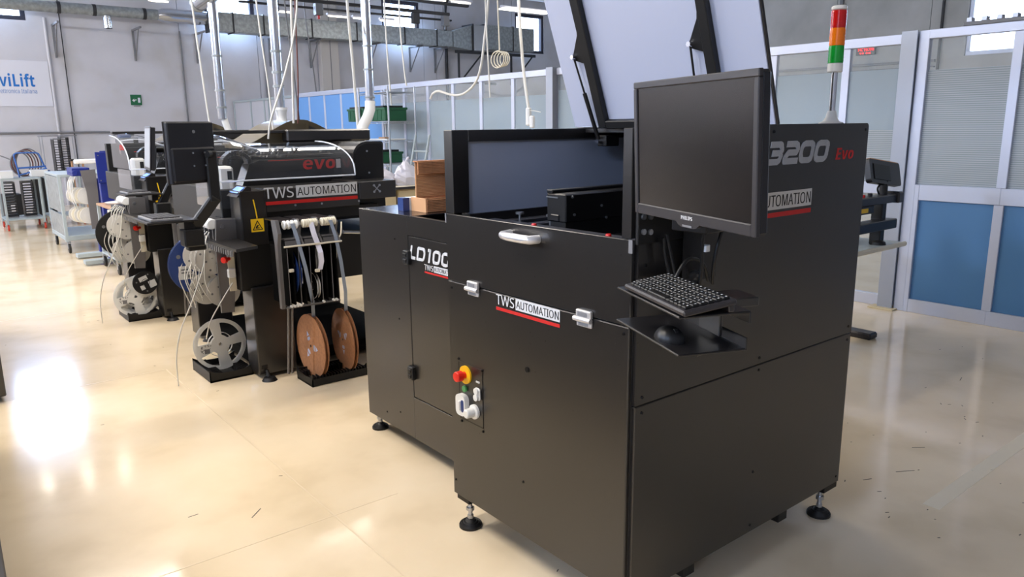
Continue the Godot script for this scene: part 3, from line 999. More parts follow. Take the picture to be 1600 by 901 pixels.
# ------------------------------------------------------------------ monitor, keyboard and trays on the printer's side
func build_operator_station() -> void:
	var yaw := deg_to_rad(20.0)
	var tt := V(sin(yaw), 0, -cos(yaw))
	var ww := V(cos(yaw), 0, sin(yaw))
	var U := Vector3.UP
	var black: Material = mats["black_coat"]
	# support arm
	var a := thing("support_arm", "black support arm with two trays, bolted to the near side of the printer", "bracket", V(1.75, 1.1, -1.35))
	bx(a, "mounting_plate", V(1.60, 1.285, -1.438), V(1.98, 1.392, -1.428), mats["black_deep"], 0.002)
	for p in [V2(1.619, 1.365), V2(1.649, 1.363), V2(1.620, 1.322), V2(1.649, 1.319)]:
		part(a, "bolt", G.new().cyl(V(p.x, p.y, -1.428), V(p.x, p.y, -1.422), 0.0085, -1, 14).cyl(V(p.x, p.y, -1.4225), V(p.x, p.y, -1.4215), 0.004, -1, 6), mats["steel"])
	bx(a, "column", V(1.80, 0.93, -1.43), V(1.90, 1.46, -1.36), black)
	part(a, "column_face", G.new().box(V(1.795, 1.17, -1.358), V(1.865, 1.46, -1.352), 0.002), mats["black_satin"])
	bx(a, "head_block", V(1.66, 1.33, -1.36), V(1.76, 1.46, -1.24), mats["black_satin"])
	bx(a, "arm", V(1.56, 1.42, -1.36), V(1.84, 1.47, -1.25), black)
	var R := V(1.303, 1.208, -1.030)
	var kt := Transform3D(Basis(tt, U, ww), R)
	# upper tray (yaw 23 degrees)
	var y2 := deg_to_rad(23.0)
	var t2 := V(sin(y2), 0, -cos(y2))
	var w2 := V(cos(y2), 0, sin(y2))
	var k1 := Transform3D(Basis(t2, U, w2), V(1.306, 1.200, -1.040))
	part(a, "keyboard_tray", G.new().box(V(0, -0.006, 0), V(0.343, 0, 0.185), 0.002, k1).box(V(0, -0.03, 0.180), V(0.343, -0.002, 0.185), 0.001, k1), mats["black_satin"])
	var k2 := Transform3D(Basis(t2, U, w2), V(1.362, 1.090, -1.083))
	part(a, "mouse_tray", G.new().box(V(0, -0.006, 0), V(0.362, 0, 0.185), 0.002, k2).box(V(0, -0.006, 0.18), V(0.362, 0.026, 0.185), 0.001, k2), mats["black_satin"])
	part(a, "tray_strut", G.new().box(V(0.14, -0.03, 0.08), V(0.24, -0.006, 0.30), 0.003, k1).box(V(0.14, -0.10, 0.188), V(0.24, -0.03, 0.198), 0.002, k1), black)
	part(a, "tray_bracket", G.new().cyl(V(1.64, 1.175, -1.29), V(1.84, 1.175, -1.40), 0.022, -1, 14), black)
	# monitor
	var m := thing("monitor", "large dark monitor with its blank screen towards the operator, in front of the printer", "monitor", V(1.45, 1.394, -1.05))
	var k := deg_to_rad(-2.3)
	var nn := (ww * cos(k) - U * sin(k)).normalized()
	var up := (U * cos(k) + ww * sin(k)).normalized()
	# local: x right to left away, y up, z into the case
	var mt := Transform3D(Basis(tt, up, nn), V(1.319, 1.394, -0.866))
	var W := 0.511
	var H := 0.33
	part(m, "case", G.new().box(V(0.002, 0.002, 0.008), V(W - 0.002, H - 0.002, 0.034), 0.006, mt).box(V(0.10, 0.06, 0.03), V(0.41, 0.27, 0.055), 0.01, mt), mats["bezel_side"])
	var bz := G.new()
	var e := 0.016
	bz.box(V(0, H - e, 0), V(W, H, 0.012), 0.002, mt).box(V(0, 0, 0), V(e, H - e, 0.012), 0.002, mt).box(V(W - e, 0, 0), V(W, H - e, 0.012), 0.002, mt).box(V(e, 0, 0), V(W - e, 0.026, 0.012), 0.002, mt)
	bz.prism(PackedVector2Array([V2(0.20, 0.004), V2(0.31, 0.004), V2(0.295, -0.006), V2(0.28, -0.010), V2(0.23, -0.010), V2(0.215, -0.006)]), 0.0, 0.012, mt)
	part(m, "bezel", bz, mats["bezel"])
	part(m, "screen", G.new().box(V(e, 0.026, 0.004), V(W - e, H - e, 0.010), 0.0, mt), mats["screen_off"])
	letters(m, "lettering", "PHILIPS", fonts("Droid Sans", true), mt * V(0.281, 0.0085, -0.0003), -tt, up, 0.048, 0.0085, mats["print_white"], 0.0006)
	part(m, "status_light", G.new().box(V(0.235, -0.0085, -0.001), V(0.275, -0.004, 0.001), 0.0, mt), mats["cable_grey"])
	part(m, "wall_mount", G.new().box(V(0.20, 0.06, 0.055), V(0.31, 0.17, 0.075), 0.003, mt).box(V(0.225, 0.02, 0.075), V(0.285, 0.14, 0.20), 0.004, mt), mats["black_deep"])
	# keyboard
	var kb := thing("keyboard", "compact black keyboard on the upper tray below the large monitor", "keyboard", V(1.42, 1.2, -1.14))
	var kk := Transform3D(Basis(t2, (U - w2 * 0.15).normalized(), (w2 + U * 0.15).normalized()), V(1.303, 1.205, -1.024))
	part(kb, "base", G.new().box(V(0, -0.004, 0), V(0.319, 0.010, 0.136), 0.004, kk), mats["bezel"])
	var rows := 6
	for r in rows:
		var xk := 0.010
		var pitch := 0.0187 if r < 5 else 0.0187
		var list := []
		if r == 0:
			list = [1, 1, 1, 1.1, 1, 5.2, 1, 1, 1.1, 1, 1, 1]
		elif r == 1:
			list = [1, 1, 1, 2.1, 1, 1, 1, 1, 1, 1, 1, 1, 1, 2.0]
		elif r == 5:
			list = [1, 1, 1, 1, 1, 1, 1, 1, 1, 1, 1, 1, 1, 1, 1, 1]
		else:
			list = [1.2, 1, 1, 1, 1, 1, 1, 1, 1, 1, 1, 1, 1, 1, 1.8]
		for c in list:
			var wk: float = c * pitch
			if xk + wk > 0.313:
				break
			part(kb, "key", G.new().box(V(xk + 0.001, 0.009, 0.010 + r * 0.0195), V(xk + wk - 0.001, 0.0165, 0.010 + r * 0.0195 + 0.0172), 0.002, kk), mats["black_plastic"])
			xk += wk
	var lg := G.new()
	for r in rows:
		for i in 16:
			if r == 0 and i > 4 and i < 10:
				continue
			var px := 0.015 + i * 0.0187
			if px > 0.305:
				continue
			lg.box(V(px, 0.0164, 0.018 + r * 0.0195), V(px + 0.0035, 0.0168, 0.022 + r * 0.0195), 0.0, kk)
	var lo := part(kb, "key_legends", lg, mats["print_white"])
	lo.set_meta("kind", "stuff")
	part(kb, "rear_foot", G.new().box(V(0.01, -0.022, 0.118), V(0.309, -0.002, 0.134), 0.003, kk), mats["bezel"])
	# mouse
	var mo := thing("computer_mouse", "black computer mouse on the lower tray under the keyboard", "mouse", V(1.47, 1.09, -1.22))
	var km := Transform3D(Basis(t2, U, w2), V(1.452, 1.090, -1.185))
	var body := G.new()
	var n1 := 14
	var n2 := 8
	for i in n1:
		for j in n2:
			var q := []
			for c in [[i, j], [i + 1, j], [i + 1, j + 1], [i, j + 1]]:
				var th: float = TAU * c[0] / n1
				var ph: float = PI / 2 * c[1] / n2
				q.append(km * V(cos(th) * cos(ph) * 0.056 * (1.0 + 0.06 * sin(th)), sin(ph) * 0.036 * (1.0 - 0.18 * cos(th) * cos(ph)), sin(th) * cos(ph) * 0.032))
			var cc := km * V(0, 0, 0)
			for tri in [[0, 1, 2], [0, 2, 3]]:
				var nv := []
				for v in tri:
					nv.append((q[v] - cc).normalized())
				body.tri(q[tri[0]], q[tri[1]], q[tri[2]], nv[0], nv[1], nv[2])
	part(mo, "body", body, mats["black_plastic"])
	part(mo, "scroll_wheel", G.new().cyl(km * V(-0.032, 0.026, -0.004), km * V(-0.032, 0.026, 0.004), 0.009, -1, 14), mats["rubber"])
	# cables behind the keyboard
	var cb := thing("cable_bundle", "black cables looping behind the keyboard below the large monitor", "cable", V(1.75, 1.15, -1.37))
	for pts in [[V(1.705, 1.40, -1.28), V(1.71, 1.30, -1.29), V(1.725, 1.22, -1.30), V(1.73, 1.11, -1.32)], [V(1.84, 1.37, -1.30), V(1.80, 1.29, -1.30), V(1.795, 1.22, -1.31), V(1.82, 1.16, -1.33)], [V(1.64, 1.10, -1.34), V(1.645, 1.18, -1.335), V(1.70, 1.245, -1.33), V(1.77, 1.225, -1.33), V(1.80, 1.17, -1.33)], [V(1.69, 1.30, -1.41), V(1.70, 1.24, -1.41), V(1.715, 1.18, -1.40), V(1.735, 1.12, -1.38)], [V(1.70, 1.31, -1.41), V(1.715, 1.24, -1.40), V(1.73, 1.17, -1.39), V(1.75, 1.11, -1.37)]]:
		part(cb, "cable", G.new().tube(pts, 0.0055, 8), mats["cable_black"])
	part(cb, "plug", G.new().box(V(1.715, 1.27, -1.30), V(1.735, 1.29, -1.28), 0.002), mats["white_plastic"])
	# signal tower on the roof
	var s := thing("signal_tower", "red, orange and green signal tower with a pale pole on the printer roof", "signal light", V(2.74, 1.61, -1.505))
	var at := V(2.74, 1.61, -1.505)
	var base := [V2(0, 0), V2(0.044, 0), V2(0.044, 0.008), V2(0.030, 0.014), V2(0.020, 0.030), V2(0.015, 0.052), V2(0, 0.052)]
	part(s, "base_cone", G.new().lathe(base, Transform3D(Basis.IDENTITY, at), 24), mats["white_plastic"])
	part(s, "pole", G.new().cyl(at + V(0, 0.05, 0), at + V(0, 0.195, 0), 0.0115, -1, 18), mats["bright_pipe"])
	part(s, "socket", G.new().cyl(at + V(0, 0.19, 0), at + V(0, 0.223, 0), 0.027, -1, 28, true, 0.003), mats["white_plastic"])
	var yy := 0.223
	for c in [["green_lens", Color(0.05, 0.62, 0.20)], ["orange_lens", Color(0.96, 0.50, 0.05)], ["red_lens", Color(0.78, 0.07, 0.06)]]:
		var gl := G.new()
		gl.cyl(at + V(0, yy, 0), at + V(0, yy + 0.0605, 0), 0.0265, -1, 32)
		for i in 5:
			gl.cyl(at + V(0, yy + 0.005 + i * 0.011, 0), at + V(0, yy + 0.010 + i * 0.011, 0), 0.0273, -1, 32)
		var lm := mat(c[0], c[1], 0.22)
		lm.backlight_enabled = true
		lm.backlight = c[1] * 0.5
		part(s, c[0], gl, lm)
		yy += 0.0613
	part(s, "cap", G.new().cyl(at + V(0, yy, 0), at + V(0, yy + 0.016, 0), 0.027, -1, 28, true, 0.004), mats["white_plastic"])


# ------------------------------------------------------------------ the two pick and place machines
const SHIFT := Vector3(-0.035, 0, -2.13)   # from the nearer machine to the farther one


func warning_sign(parent: Node3D, at: Vector3, right: Vector3, up: Vector3, w: float) -> void:
	var t := facing(at, right, up)
	var s := part(parent, "warning_sticker", G.new().box(V(0, 0, 0), V(w, w, 0.0015), 0.0, t), mats["warning_yellow"])
	var g := G.new()
	g.stroke([V2(w * 0.14, w * 0.16), V2(w * 0.86, w * 0.16), V2(w * 0.5, w * 0.84)], w * 0.06, 0.0015, 0.0022, t, true)
	g.prism(PackedVector2Array([V2(w * 0.34, w * 0.26), V2(w * 0.66, w * 0.26), V2(w * 0.62, w * 0.33), V2(w * 0.46, w * 0.33), V2(w * 0.6, w * 0.46), V2(w * 0.52, w * 0.54), V2(w * 0.36, w * 0.40)]), 0.0015, 0.0022, t)
	part(s, "pictogram", g, mats["print_dark"])


func build_placers() -> void:
	var b := thing("pick_and_place_machine", "nearer black pick and place machine with clear curved canopy, left of the low loader", "machine", V(2.2, 0, -5.4), "pick and place machines in a row")
	var coat: Material = mats["black_coat"]
	var deep: Material = mats["black_deep"]
	var U := Vector3.UP
	# base, pillars, cabinet
	bx(b, "base_frame", V(1.70, 0.04, -6.15), V(2.85, 0.12, -4.82), mats["dull_black"])
	for p in [[1.655, -4.94, 1.918, -4.75], [1.655, -6.2, 1.918, -6.0], [2.6, -4.98, 2.86, -4.80], [2.6, -6.2, 2.86, -6.0]]:
		var pl := bx(b, "pillar", V(p[0], 0.03, p[1]), V(p[2], 0.62, p[3]), coat, 0.006)
		if p[1] > -4.95 and p[0] < 2:
			bx(pl, "cable_port", V(1.675, 0.07, -4.752), V(1.715, 0.095, -4.748), deep, 0.0)
		part(b, "levelling_foot", G.new().cyl(V(p[0] + 0.05, 0, p[3] + 0.045), V(p[0] + 0.05, 0.022, p[3] + 0.045), 0.05, 0.035, 24).cyl(V(p[0] + 0.05, 0.02, p[3] + 0.03), V(p[0] + 0.05, 0.06, p[3] + 0.01), 0.012, -1, 10), mats["rubber"])
	bx(b, "cabinet", V(1.60, 0.60, -6.15), V(2.88, 0.91, -4.775), deep, 0.005)
	bx(b, "deck", V(1.58, 0.98, -6.1), V(2.78, 1.24, -4.97), deep, 0.005)
	# front column, beam with the maker's plate, end box
	var col := bx(b, "front_column", V(1.622, 0.895, -4.93), V(1.79, 1.242, -4.742), coat, 0.006)
	part(col, "display_hood", G.new().prism(PackedVector2Array([V2(1.605, 1.205), V2(1.70, 1.205), V2(1.70, 1.262), V2(1.675, 1.270)]), -4.93, -4.745), coat)
	var disp_t := facing(V(1.607, 1.222, -4.90), V(0, 0, 1), V(0.72, 0.48, 0).normalized())
	part(col, "small_display", G.new().box(V(0.01, 0.012, 0.001), V(0.14, 0.07, 0.003), 0.0, disp_t), mats["small_screen"])
	warning_sign(col, V(1.680, 0.980, -4.742), V(1, 0, 0), U, 0.083)
	part(col, "yellow_tie", G.new().band([V(1.707, 1.185, -4.7405), V(1.716, 1.12, -4.739), V(1.722, 1.065, -4.740)], V(0.004, 0, 0), 0.0006), mats["warning_yellow"])
	var beam := bx(b, "front_beam", V(1.79, 1.095, -4.93), V(2.452, 1.243, -4.75), coat, 0.004)
	maker_plate(beam, V(1.782, 1.150, -4.749), V(1, 0, 0), U, 0.655, mats["print_white"], mats["print_dark"], mats["print_red"])
	for p in [V2(1.765, 1.18), V2(1.985, 1.130), V2(2.17, 1.127), V2(2.445, 1.125)]:
		part(beam, "bolt", G.new().cyl(V(p.x, p.y, -4.751), V(p.x, p.y, -4.746), 0.007, -1, 12), mats["steel"])
	bx(beam, "lower_lip", V(1.79, 1.02, -4.90), V(2.62, 1.095, -4.80), deep)
	var eb := bx(b, "end_box", V(2.452, 1.135, -5.3), V(2.742, 1.256, -4.745), coat, 0.004)
	for p in [V2(-0.022, -0.022), V2(0.022, 0.022), V2(-0.022, 0.022), V2(0.022, -0.022)]:
		part(eb, "bolt", G.new().cyl(V(2.587 + p.x, 1.204 + p.y, -4.746), V(2.587 + p.x, 1.204 + p.y, -4.740), 0.008, -1, 10), mats["steel"])
	var cross := G.new()
	for s in [-1.0, 1.0]:
		cross.box(V(-0.028, -0.003, 0), V(0.028, 0.003, 0.004), 0.0, Transform3D(Basis(V(0, 0, 1), s * PI / 4), V(2.587, 1.204, -4.746)))
	part(eb, "cross_plate", cross, mats["steel"])
	# rounded side cover of the beam drive
	var sc := PackedVector2Array([V2(2.545, 1.247), V2(2.79, 1.247), V2(2.795, 1.50)])
	for k in 4:
		sc.append(V2(2.775, 1.503) + Vector2.from_angle(PI / 2 * k / 3.0) * 0.02)
	for k in 7:
		sc.append(V2(2.655, 1.413) + Vector2.from_angle(PI / 2 + PI / 2 * k / 6.0) * 0.11)
	var cov := part(b, "drive_cover", G.new().prism(sc, -6.0, -5.0), coat)
	var rim := PackedVector2Array()
	for p in sc:
		rim.append(V2(2.67, 1.385) + (p - V2(2.67, 1.385)) * 0.90)
	part(cov, "cover_plate", G.new().prism(rim, -5.0, -4.992), mats["black_plastic"])
	for p in [V2(2.655, 1.455), V2(2.665, 1.30)]:
		part(cov, "bolt", G.new().cyl(V(p.x, p.y, -4.993), V(p.x, p.y, -4.987), 0.007, -1, 12), mats["steel"])
	# what the canopy covers: gantry cover with ribs, placement head, cable chain
	var gc := G.new()
	gc.prism(PackedVector2Array([V2(1.80, 1.24), V2(2.54, 1.24), V2(2.54, 1.41), V2(1.93, 1.41), V2(1.86, 1.385)]), -5.32, -5.18)
	var gant := part(b, "gantry_cover", gc, mats["black_plastic"])
	for k in 4:
		bx(gant, "rib", V(1.92 + k * 0.02, 1.425 + k * 0.026, -5.46 - k * 0.03), V(2.54, 1.438 + k * 0.026, -5.30 - k * 0.03), mats["black_satin"] if k % 2 == 0 else mats["black_deep"])
	bx(gant, "red_line", V(1.99, 1.402, -5.179), V(2.25, 1.406, -5.177), mats["print_red"], 0.0)
	letters(gant, "lettering", "evo", fonts("Droid Sans", true), V(2.24, 1.333, -5.1795), V(1, 0, 0), U, 0.25, 0.068, mats["print_red"], 0.001, 0.1)
	bx(gant, "white_label", V(2.50, 1.335, -5.18), V(2.535, 1.40, -5.178), mats["print_white"], 0.0)
	var hd := bx(b, "placement_head", V(1.60, 1.21, -5.16), V(1.70, 1.385, -5.03), mats["white_plastic"], 0.016)
	bx(hd, "lens_block", V(1.655, 1.30, -5.031), V(1.685, 1.355, -5.026), mats["black_deep"], 0.002)
	for x in [1.635, 1.665]:
		part(hd, "nozzle", G.new().cyl(V(x, 1.05, -5.09), V(x, 1.21, -5.09), 0.009, 0.013, 12), mats["bright_pipe"])
	var ch := G.new()
	for k in 14:
		var w := PI * k / 13.0
		ch.box(V(-0.016, -0.011, -0.04), V(0.016, 0.011, 0.04), 0.003, Transform3D(Basis(V(0, 0, 1), w), V(1.78 - cos(w) * 0.085, 1.40 + sin(w) * 0.065, -5.22)))
	part(b, "cable_chain", ch, mats["black_satin"])
	bx(b, "head_rail", V(1.60, 1.41, -5.50), V(2.55, 1.47, -5.42), deep)
	# rear beam and the arched hood behind it
	bx(b, "rear_beam", V(2.26, 1.523, -5.57), V(2.952, 1.614, -5.47), coat, 0.012)
	bx(b, "rear_bar", V(1.56, 1.588, -5.57), V(2.26, 1.612, -5.50), coat, 0.004)
	part(b, "rear_bracket", G.new().prism(PackedVector2Array([V2(2.70, 1.25), V2(2.92, 1.25), V2(3.0, 1.44), V2(2.93, 1.56), V2(2.80, 1.56)]), -5.72, -5.58), deep)
	bx(b, "rear_wall", V(1.60, 1.20, -6.10), V(2.85, 1.50, -6.02), deep)
	var arch := PackedVector2Array()
	var inner := PackedVector2Array()
	for k in 25:
		var f := float(k) / 24.0
		var x := lerpf(1.98, 2.84, f)
		var bump := pow(sin(PI * clampf((f - 0.02) / 0.98, 0.0, 1.0)), 1.5)
		arch.append(V2(x, 1.515 + bump * 0.172))
		inner.append(V2(lerpf(2.10, 2.76, f), 1.505 + bump * 0.142))
	arch.append(V2(2.84, 1.48))
	arch.append(V2(1.98, 1.48))
	inner.append(V2(2.76, 1.48))
	inner.append(V2(2.10, 1.48))
	var hood := part(b, "exhaust_hood", G.new().prism(arch, -6.08, -5.60), mats["hood_khaki"])
	var sh := PackedVector2Array()
	for k in 15:
		sh.append(arch[k])
	sh.append(V2(arch[14].x, 1.50))
	sh.append(V2(arch[0].x, 1.50))
	part(hood, "hood_shoulder", G.new().prism(sh, -5.60, -5.575), mats["hood_khaki"])
	part(hood, "hood_face", G.new().prism(inner, -5.60, -5.592), coat)
	# clear canopy: a bent sheet, higher at its left end, with bright edges
	var cg := G.new()
	var eg := G.new()
	var n := 12
	var cols := 16
	var grid := []
	for i in cols + 1:
		var f := float(i) / cols
		var x := lerpf(1.530, 2.475, f)
		var lift := 0.072 * pow(maxf(0.0, cos(clampf((x - 1.645) / 0.24, -1.0, 1.0) * PI / 2)), 1.2)
		var row := []
		for j in n + 1:
			var w := PI / 2 * j / n
			row.append(V(x, 1.30 + 0.225 * pow(sin(w), 0.75) + lift * sin(w), -4.84 - 0.62 * pow(1.0 - cos(w), 1.0)))
		grid.append(row)
	for i in cols:
		for j in n:
			var nn: Vector3 = (grid[i + 1][j] - grid[i][j]).cross(grid[i][j + 1] - grid[i][j]).normalized()
			cg.face([grid[i][j], grid[i + 1][j], grid[i + 1][j + 1], grid[i][j + 1]], nn)
	for e in [0, cols]:
		var q: Array = grid[e].duplicate()
		q.append(V(q[0].x, 1.30, -5.46))
		cg.face(q, V(-1 if e == 0 else 1, 0, 0))
		eg.tube(grid[e], 0.0055, 6)
	var topline := []
	var front := []
	for i in cols + 1:
		topline.append(grid[i][n - 5])
		front.append(grid[i][0])
	eg.tube(topline, 0.004, 6)
	eg.tube(front, 0.006, 6)
	var can := part(b, "canopy", cg, mats["canopy"])
	part(can, "canopy_edge", eg, mats["canopy_edge"])
	part(can, "canopy_skirt", G.new().box(V(1.530, 1.13, -4.842), V(1.60, 1.295, -4.838)).box(V(1.528, 1.13, -5.3), V(1.532, 1.295, -4.842)), mats["canopy"])
	letters(can, "lettering", "evo", fonts("Droid Sans", true), V(1.5285, 1.455, -5.12), V(0, 0, 1), U, 0.15, 0.048, mats["print_red"], 0.001, 0.2)
	part(b, "red_emblem", G.new().box(V(1.70, 1.43, -5.40), V(1.80, 1.435, -5.395)), mats["print_red"])
	# feeder bank on the near side
	var plate: Material = mats["grey_plate"]
	var fb := part(b, "feeder_side_plate", G.new().prism(PackedVector2Array([V2(-4.50, 1.075), V2(-4.43, 1.078), V2(-4.40, 1.00), V2(-4.42, 0.93), V2(-4.42, 0.53), V2(-4.455, 0.53), V2(-4.465, 0.93)]), 0.0, 0.022, facing(V(1.738, 0, 0), V(0, 0, 1), U)), plate)
	part(fb, "pivot", G.new().cyl(V(1.734, 1.045, -4.47), V(1.739, 1.045, -4.47), 0.010, -1, 14), mats["steel"])
	for x in [1.868, 1.992, 2.112]:
		part(b, "feeder_divider", G.new().prism(PackedVector2Array([V2(-4.52, 1.072), V2(-4.46, 1.075), V2(-4.42, 1.04), V2(-4.44, 0.98), V2(-4.39, 0.925), V2(-4.39, 0.91), V2(-4.52, 0.95)]), -0.007, 0.007, facing(V(x, 0, 0), V(0, 0, 1), U)), plate)
	for k in 3:
		var xa := 1.765 + k * 0.124
		var rg := G.new()
		if k == 0:
			for j in 4:
				rg.cyl(V(xa + j * 0.025, 1.046, -4.435), V(xa + j * 0.025 + 0.015, 1.046, -4.435), 0.027, -1, 18, true, 0.003)
			rg.cyl(V(xa, 1.046, -4.435), V(xa + 0.09, 1.046, -4.435), 0.016, -1, 12)
		else:
			for j in 7:
				rg.cyl(V(xa + j * 0.0135, 1.046, -4.435), V(xa + j * 0.0135 + 0.011, 1.046, -4.435), 0.026, -1, 18, true, 0.002)
		part(b, "tape_roller", rg, mats["white_plastic"] if k == 0 else mats["cream_plastic"])
		part(b, "chute", G.new().box(V(xa - 0.004, 0.955, -4.47), V(xa + 0.10, 0.962, -4.42), 0.0, Transform3D.IDENTITY).box(V(xa - 0.004, 0.915, -4.415), V(xa + 0.10, 0.95, -4.408), 0.001), plate)
		bx(b, "feeder_top", V(xa - 0.004, 1.055, -4.72), V(xa + 0.095, 1.068, -4.48), mats["black_satin"])
	part(b, "front_rod", G.new().cyl(V(1.745, 0.918, -4.392), V(2.125, 0.918, -4.392), 0.006, -1, 10), mats["cream_plastic"])
	# thin reel dividers below, with their lower bar and white clips
	for k in 10:
		var x := 1.775 + k * 0.036
		bx(b, "reel_divider", V(x, 0.535 + 0.004 * (k % 3), -4.70), V(x + 0.002, 0.905, -4.425), mats["dull_black"], 0.0)
		if k % 2 == 0:
			part(b, "divider_edge", G.new().cyl(V(x, 0.54, -4.424), V(x, 0.90, -4.424), 0.0028, -1, 6), plate)
	bx(b, "lower_bar", V(1.745, 0.525, -4.44), V(2.11, 0.535, -4.42), plate)
	for x in [1.775, 1.795, 1.815, 1.835, 1.99, 2.06, 2.08]:
		part(b, "white_clip", G.new().cyl(V(x, 0.540, -4.428), V(x, 0.540, -4.408), 0.008, -1, 10), mats["white_plastic"])
	for p in [V2(1.775, 0.755), V2(1.945, 0.735)]:
		bx(b, "white_clip", V(p.x, p.y, -4.425), V(p.x + 0.03, p.y + 0.02, -4.405), mats["cream_plastic"], 0.004)
	for x in [1.775, 1.80]:
		part(b, "support_rod", G.new().cyl(V(x, 0.07, -4.55), V(x, 0.53, -4.47), 0.008, -1, 10), plate)
	part(b, "air_pipe", G.new().cyl(V(2.30, 0.925, -4.72), V(2.52, 0.90, -4.72), 0.013, -1, 12), mats["bright_pipe"])
	part(b, "air_hose", G.new().tube([V(2.12, 0.90, -4.50), V(2.20, 0.93, -4.56), V(2.27, 1.0, -4.68)], 0.005, 8), mats["cream_plastic"])
	part(b, "air_hose", G.new().tube([V(2.13, 0.91, -4.50), V(2.145, 0.80, -4.52), V(2.15, 0.70, -4.6)], 0.004, 8), mats["cream_plastic"])
	# feeder bank on the aisle side: big end plate, three white-nosed feeders, shelf, emergency switch
	var ep := part(b, "feeder_end_plate", G.new().prism(PackedVector2Array([V2(1.50, 1.065), V2(1.64, 1.060), V2(1.635, 0.845), V2(1.603, 0.84), V2(1.565, 0.46), V2(1.484, 0.465), V2(1.484, 0.86)]), -4.87, -4.85), plate)
	part(ep, "pivot", G.new().cyl(V(1.535, 1.02, -4.851), V(1.535, 1.02, -4.846), 0.013, -1, 16), mats["steel"])
	for k in 3:
		var z := -4.93 - k * 0.085
		part(b, "feeder_body", G.new().prism(PackedVector2Array([V2(1.50, 1.06), V2(1.64, 1.06), V2(1.64, 0.90), V2(1.50, 0.90)]), z - 0.02, z), plate)
		part(b, "feeder_nose", G.new().cyl(V(1.485, 1.035, z - 0.025), V(1.485, 1.035, z + 0.045), 0.034, -1, 20, true, 0.006), mats["white_plastic"])
	part(b, "aisle_shelf", G.new().prism(PackedVector2Array([V2(1.44, -5.40), V2(1.46, -4.40), V2(1.61, -4.46), V2(1.64, -5.40)]), 0.0, -0.018, Transform3D(Basis(V(1, 0, 0), V(0, 0, 1), V(0, 1, 0)), V(0, 0.935, 0))), coat)
	var comb := G.new()
	for k in 22:
		comb.box(V(1.448, 0.885, -5.36 + k * 0.042), V(1.462, 0.917, -5.345 + k * 0.042))
	part(b, "shelf_comb", comb, mats["cable_grey"]).set_meta("kind", "stuff")
	bx(b, "valve_block", V(1.42, 0.86, -5.38), V(1.47, 0.93, -5.29), mats["cream_plastic"], 0.005)
	var cpl := bx(b, "switch_plate", V(1.545, 0.60, -4.848), V(1.590, 0.865, -4.838), mats["cream_plastic"], 0.002)
	part(cpl, "emergency_knob", G.new().cyl(V(1.555, 0.812, -4.84), V(1.520, 0.812, -4.815), 0.012, -1, 12).cyl(V(1.525, 0.812, -4.818), V(1.508, 0.812, -4.806), 0.022, 0.019, 18), mats["signal_red"])
	bx(cpl, "white_switch", V(1.535, 0.69, -4.842), V(1.585, 0.75, -4.815), mats["white_plastic"], 0.006)
	# the farther machine: a copy
	var c := dup(b, V(2.2, 0, -5.4) + SHIFT, Vector3.ZERO, "farther black pick and place machine, half hidden behind the nearer one's monitor", "pick and place machines in a row")
	c.name = "pick_and_place_machine_001"
	build_monitor_arm(V(1.26, 0, -4.45), 0.0, "monitor seen from behind on a bent black arm, left of the nearer clear canopy", "bent black arm with keyboard tray at the nearer machine's corner", "thin keyboard on the tray of the bent black arm", false)
	build_monitor_arm(V(1.585, 0, -6.52), 0.0, "monitor with pale blank screen seen edge-on, left of the black monitor back", "black monitor arm and tray at the farther machine's corner", "keyboard in front of the edge-on monitor, above the round white feeder noses", true)


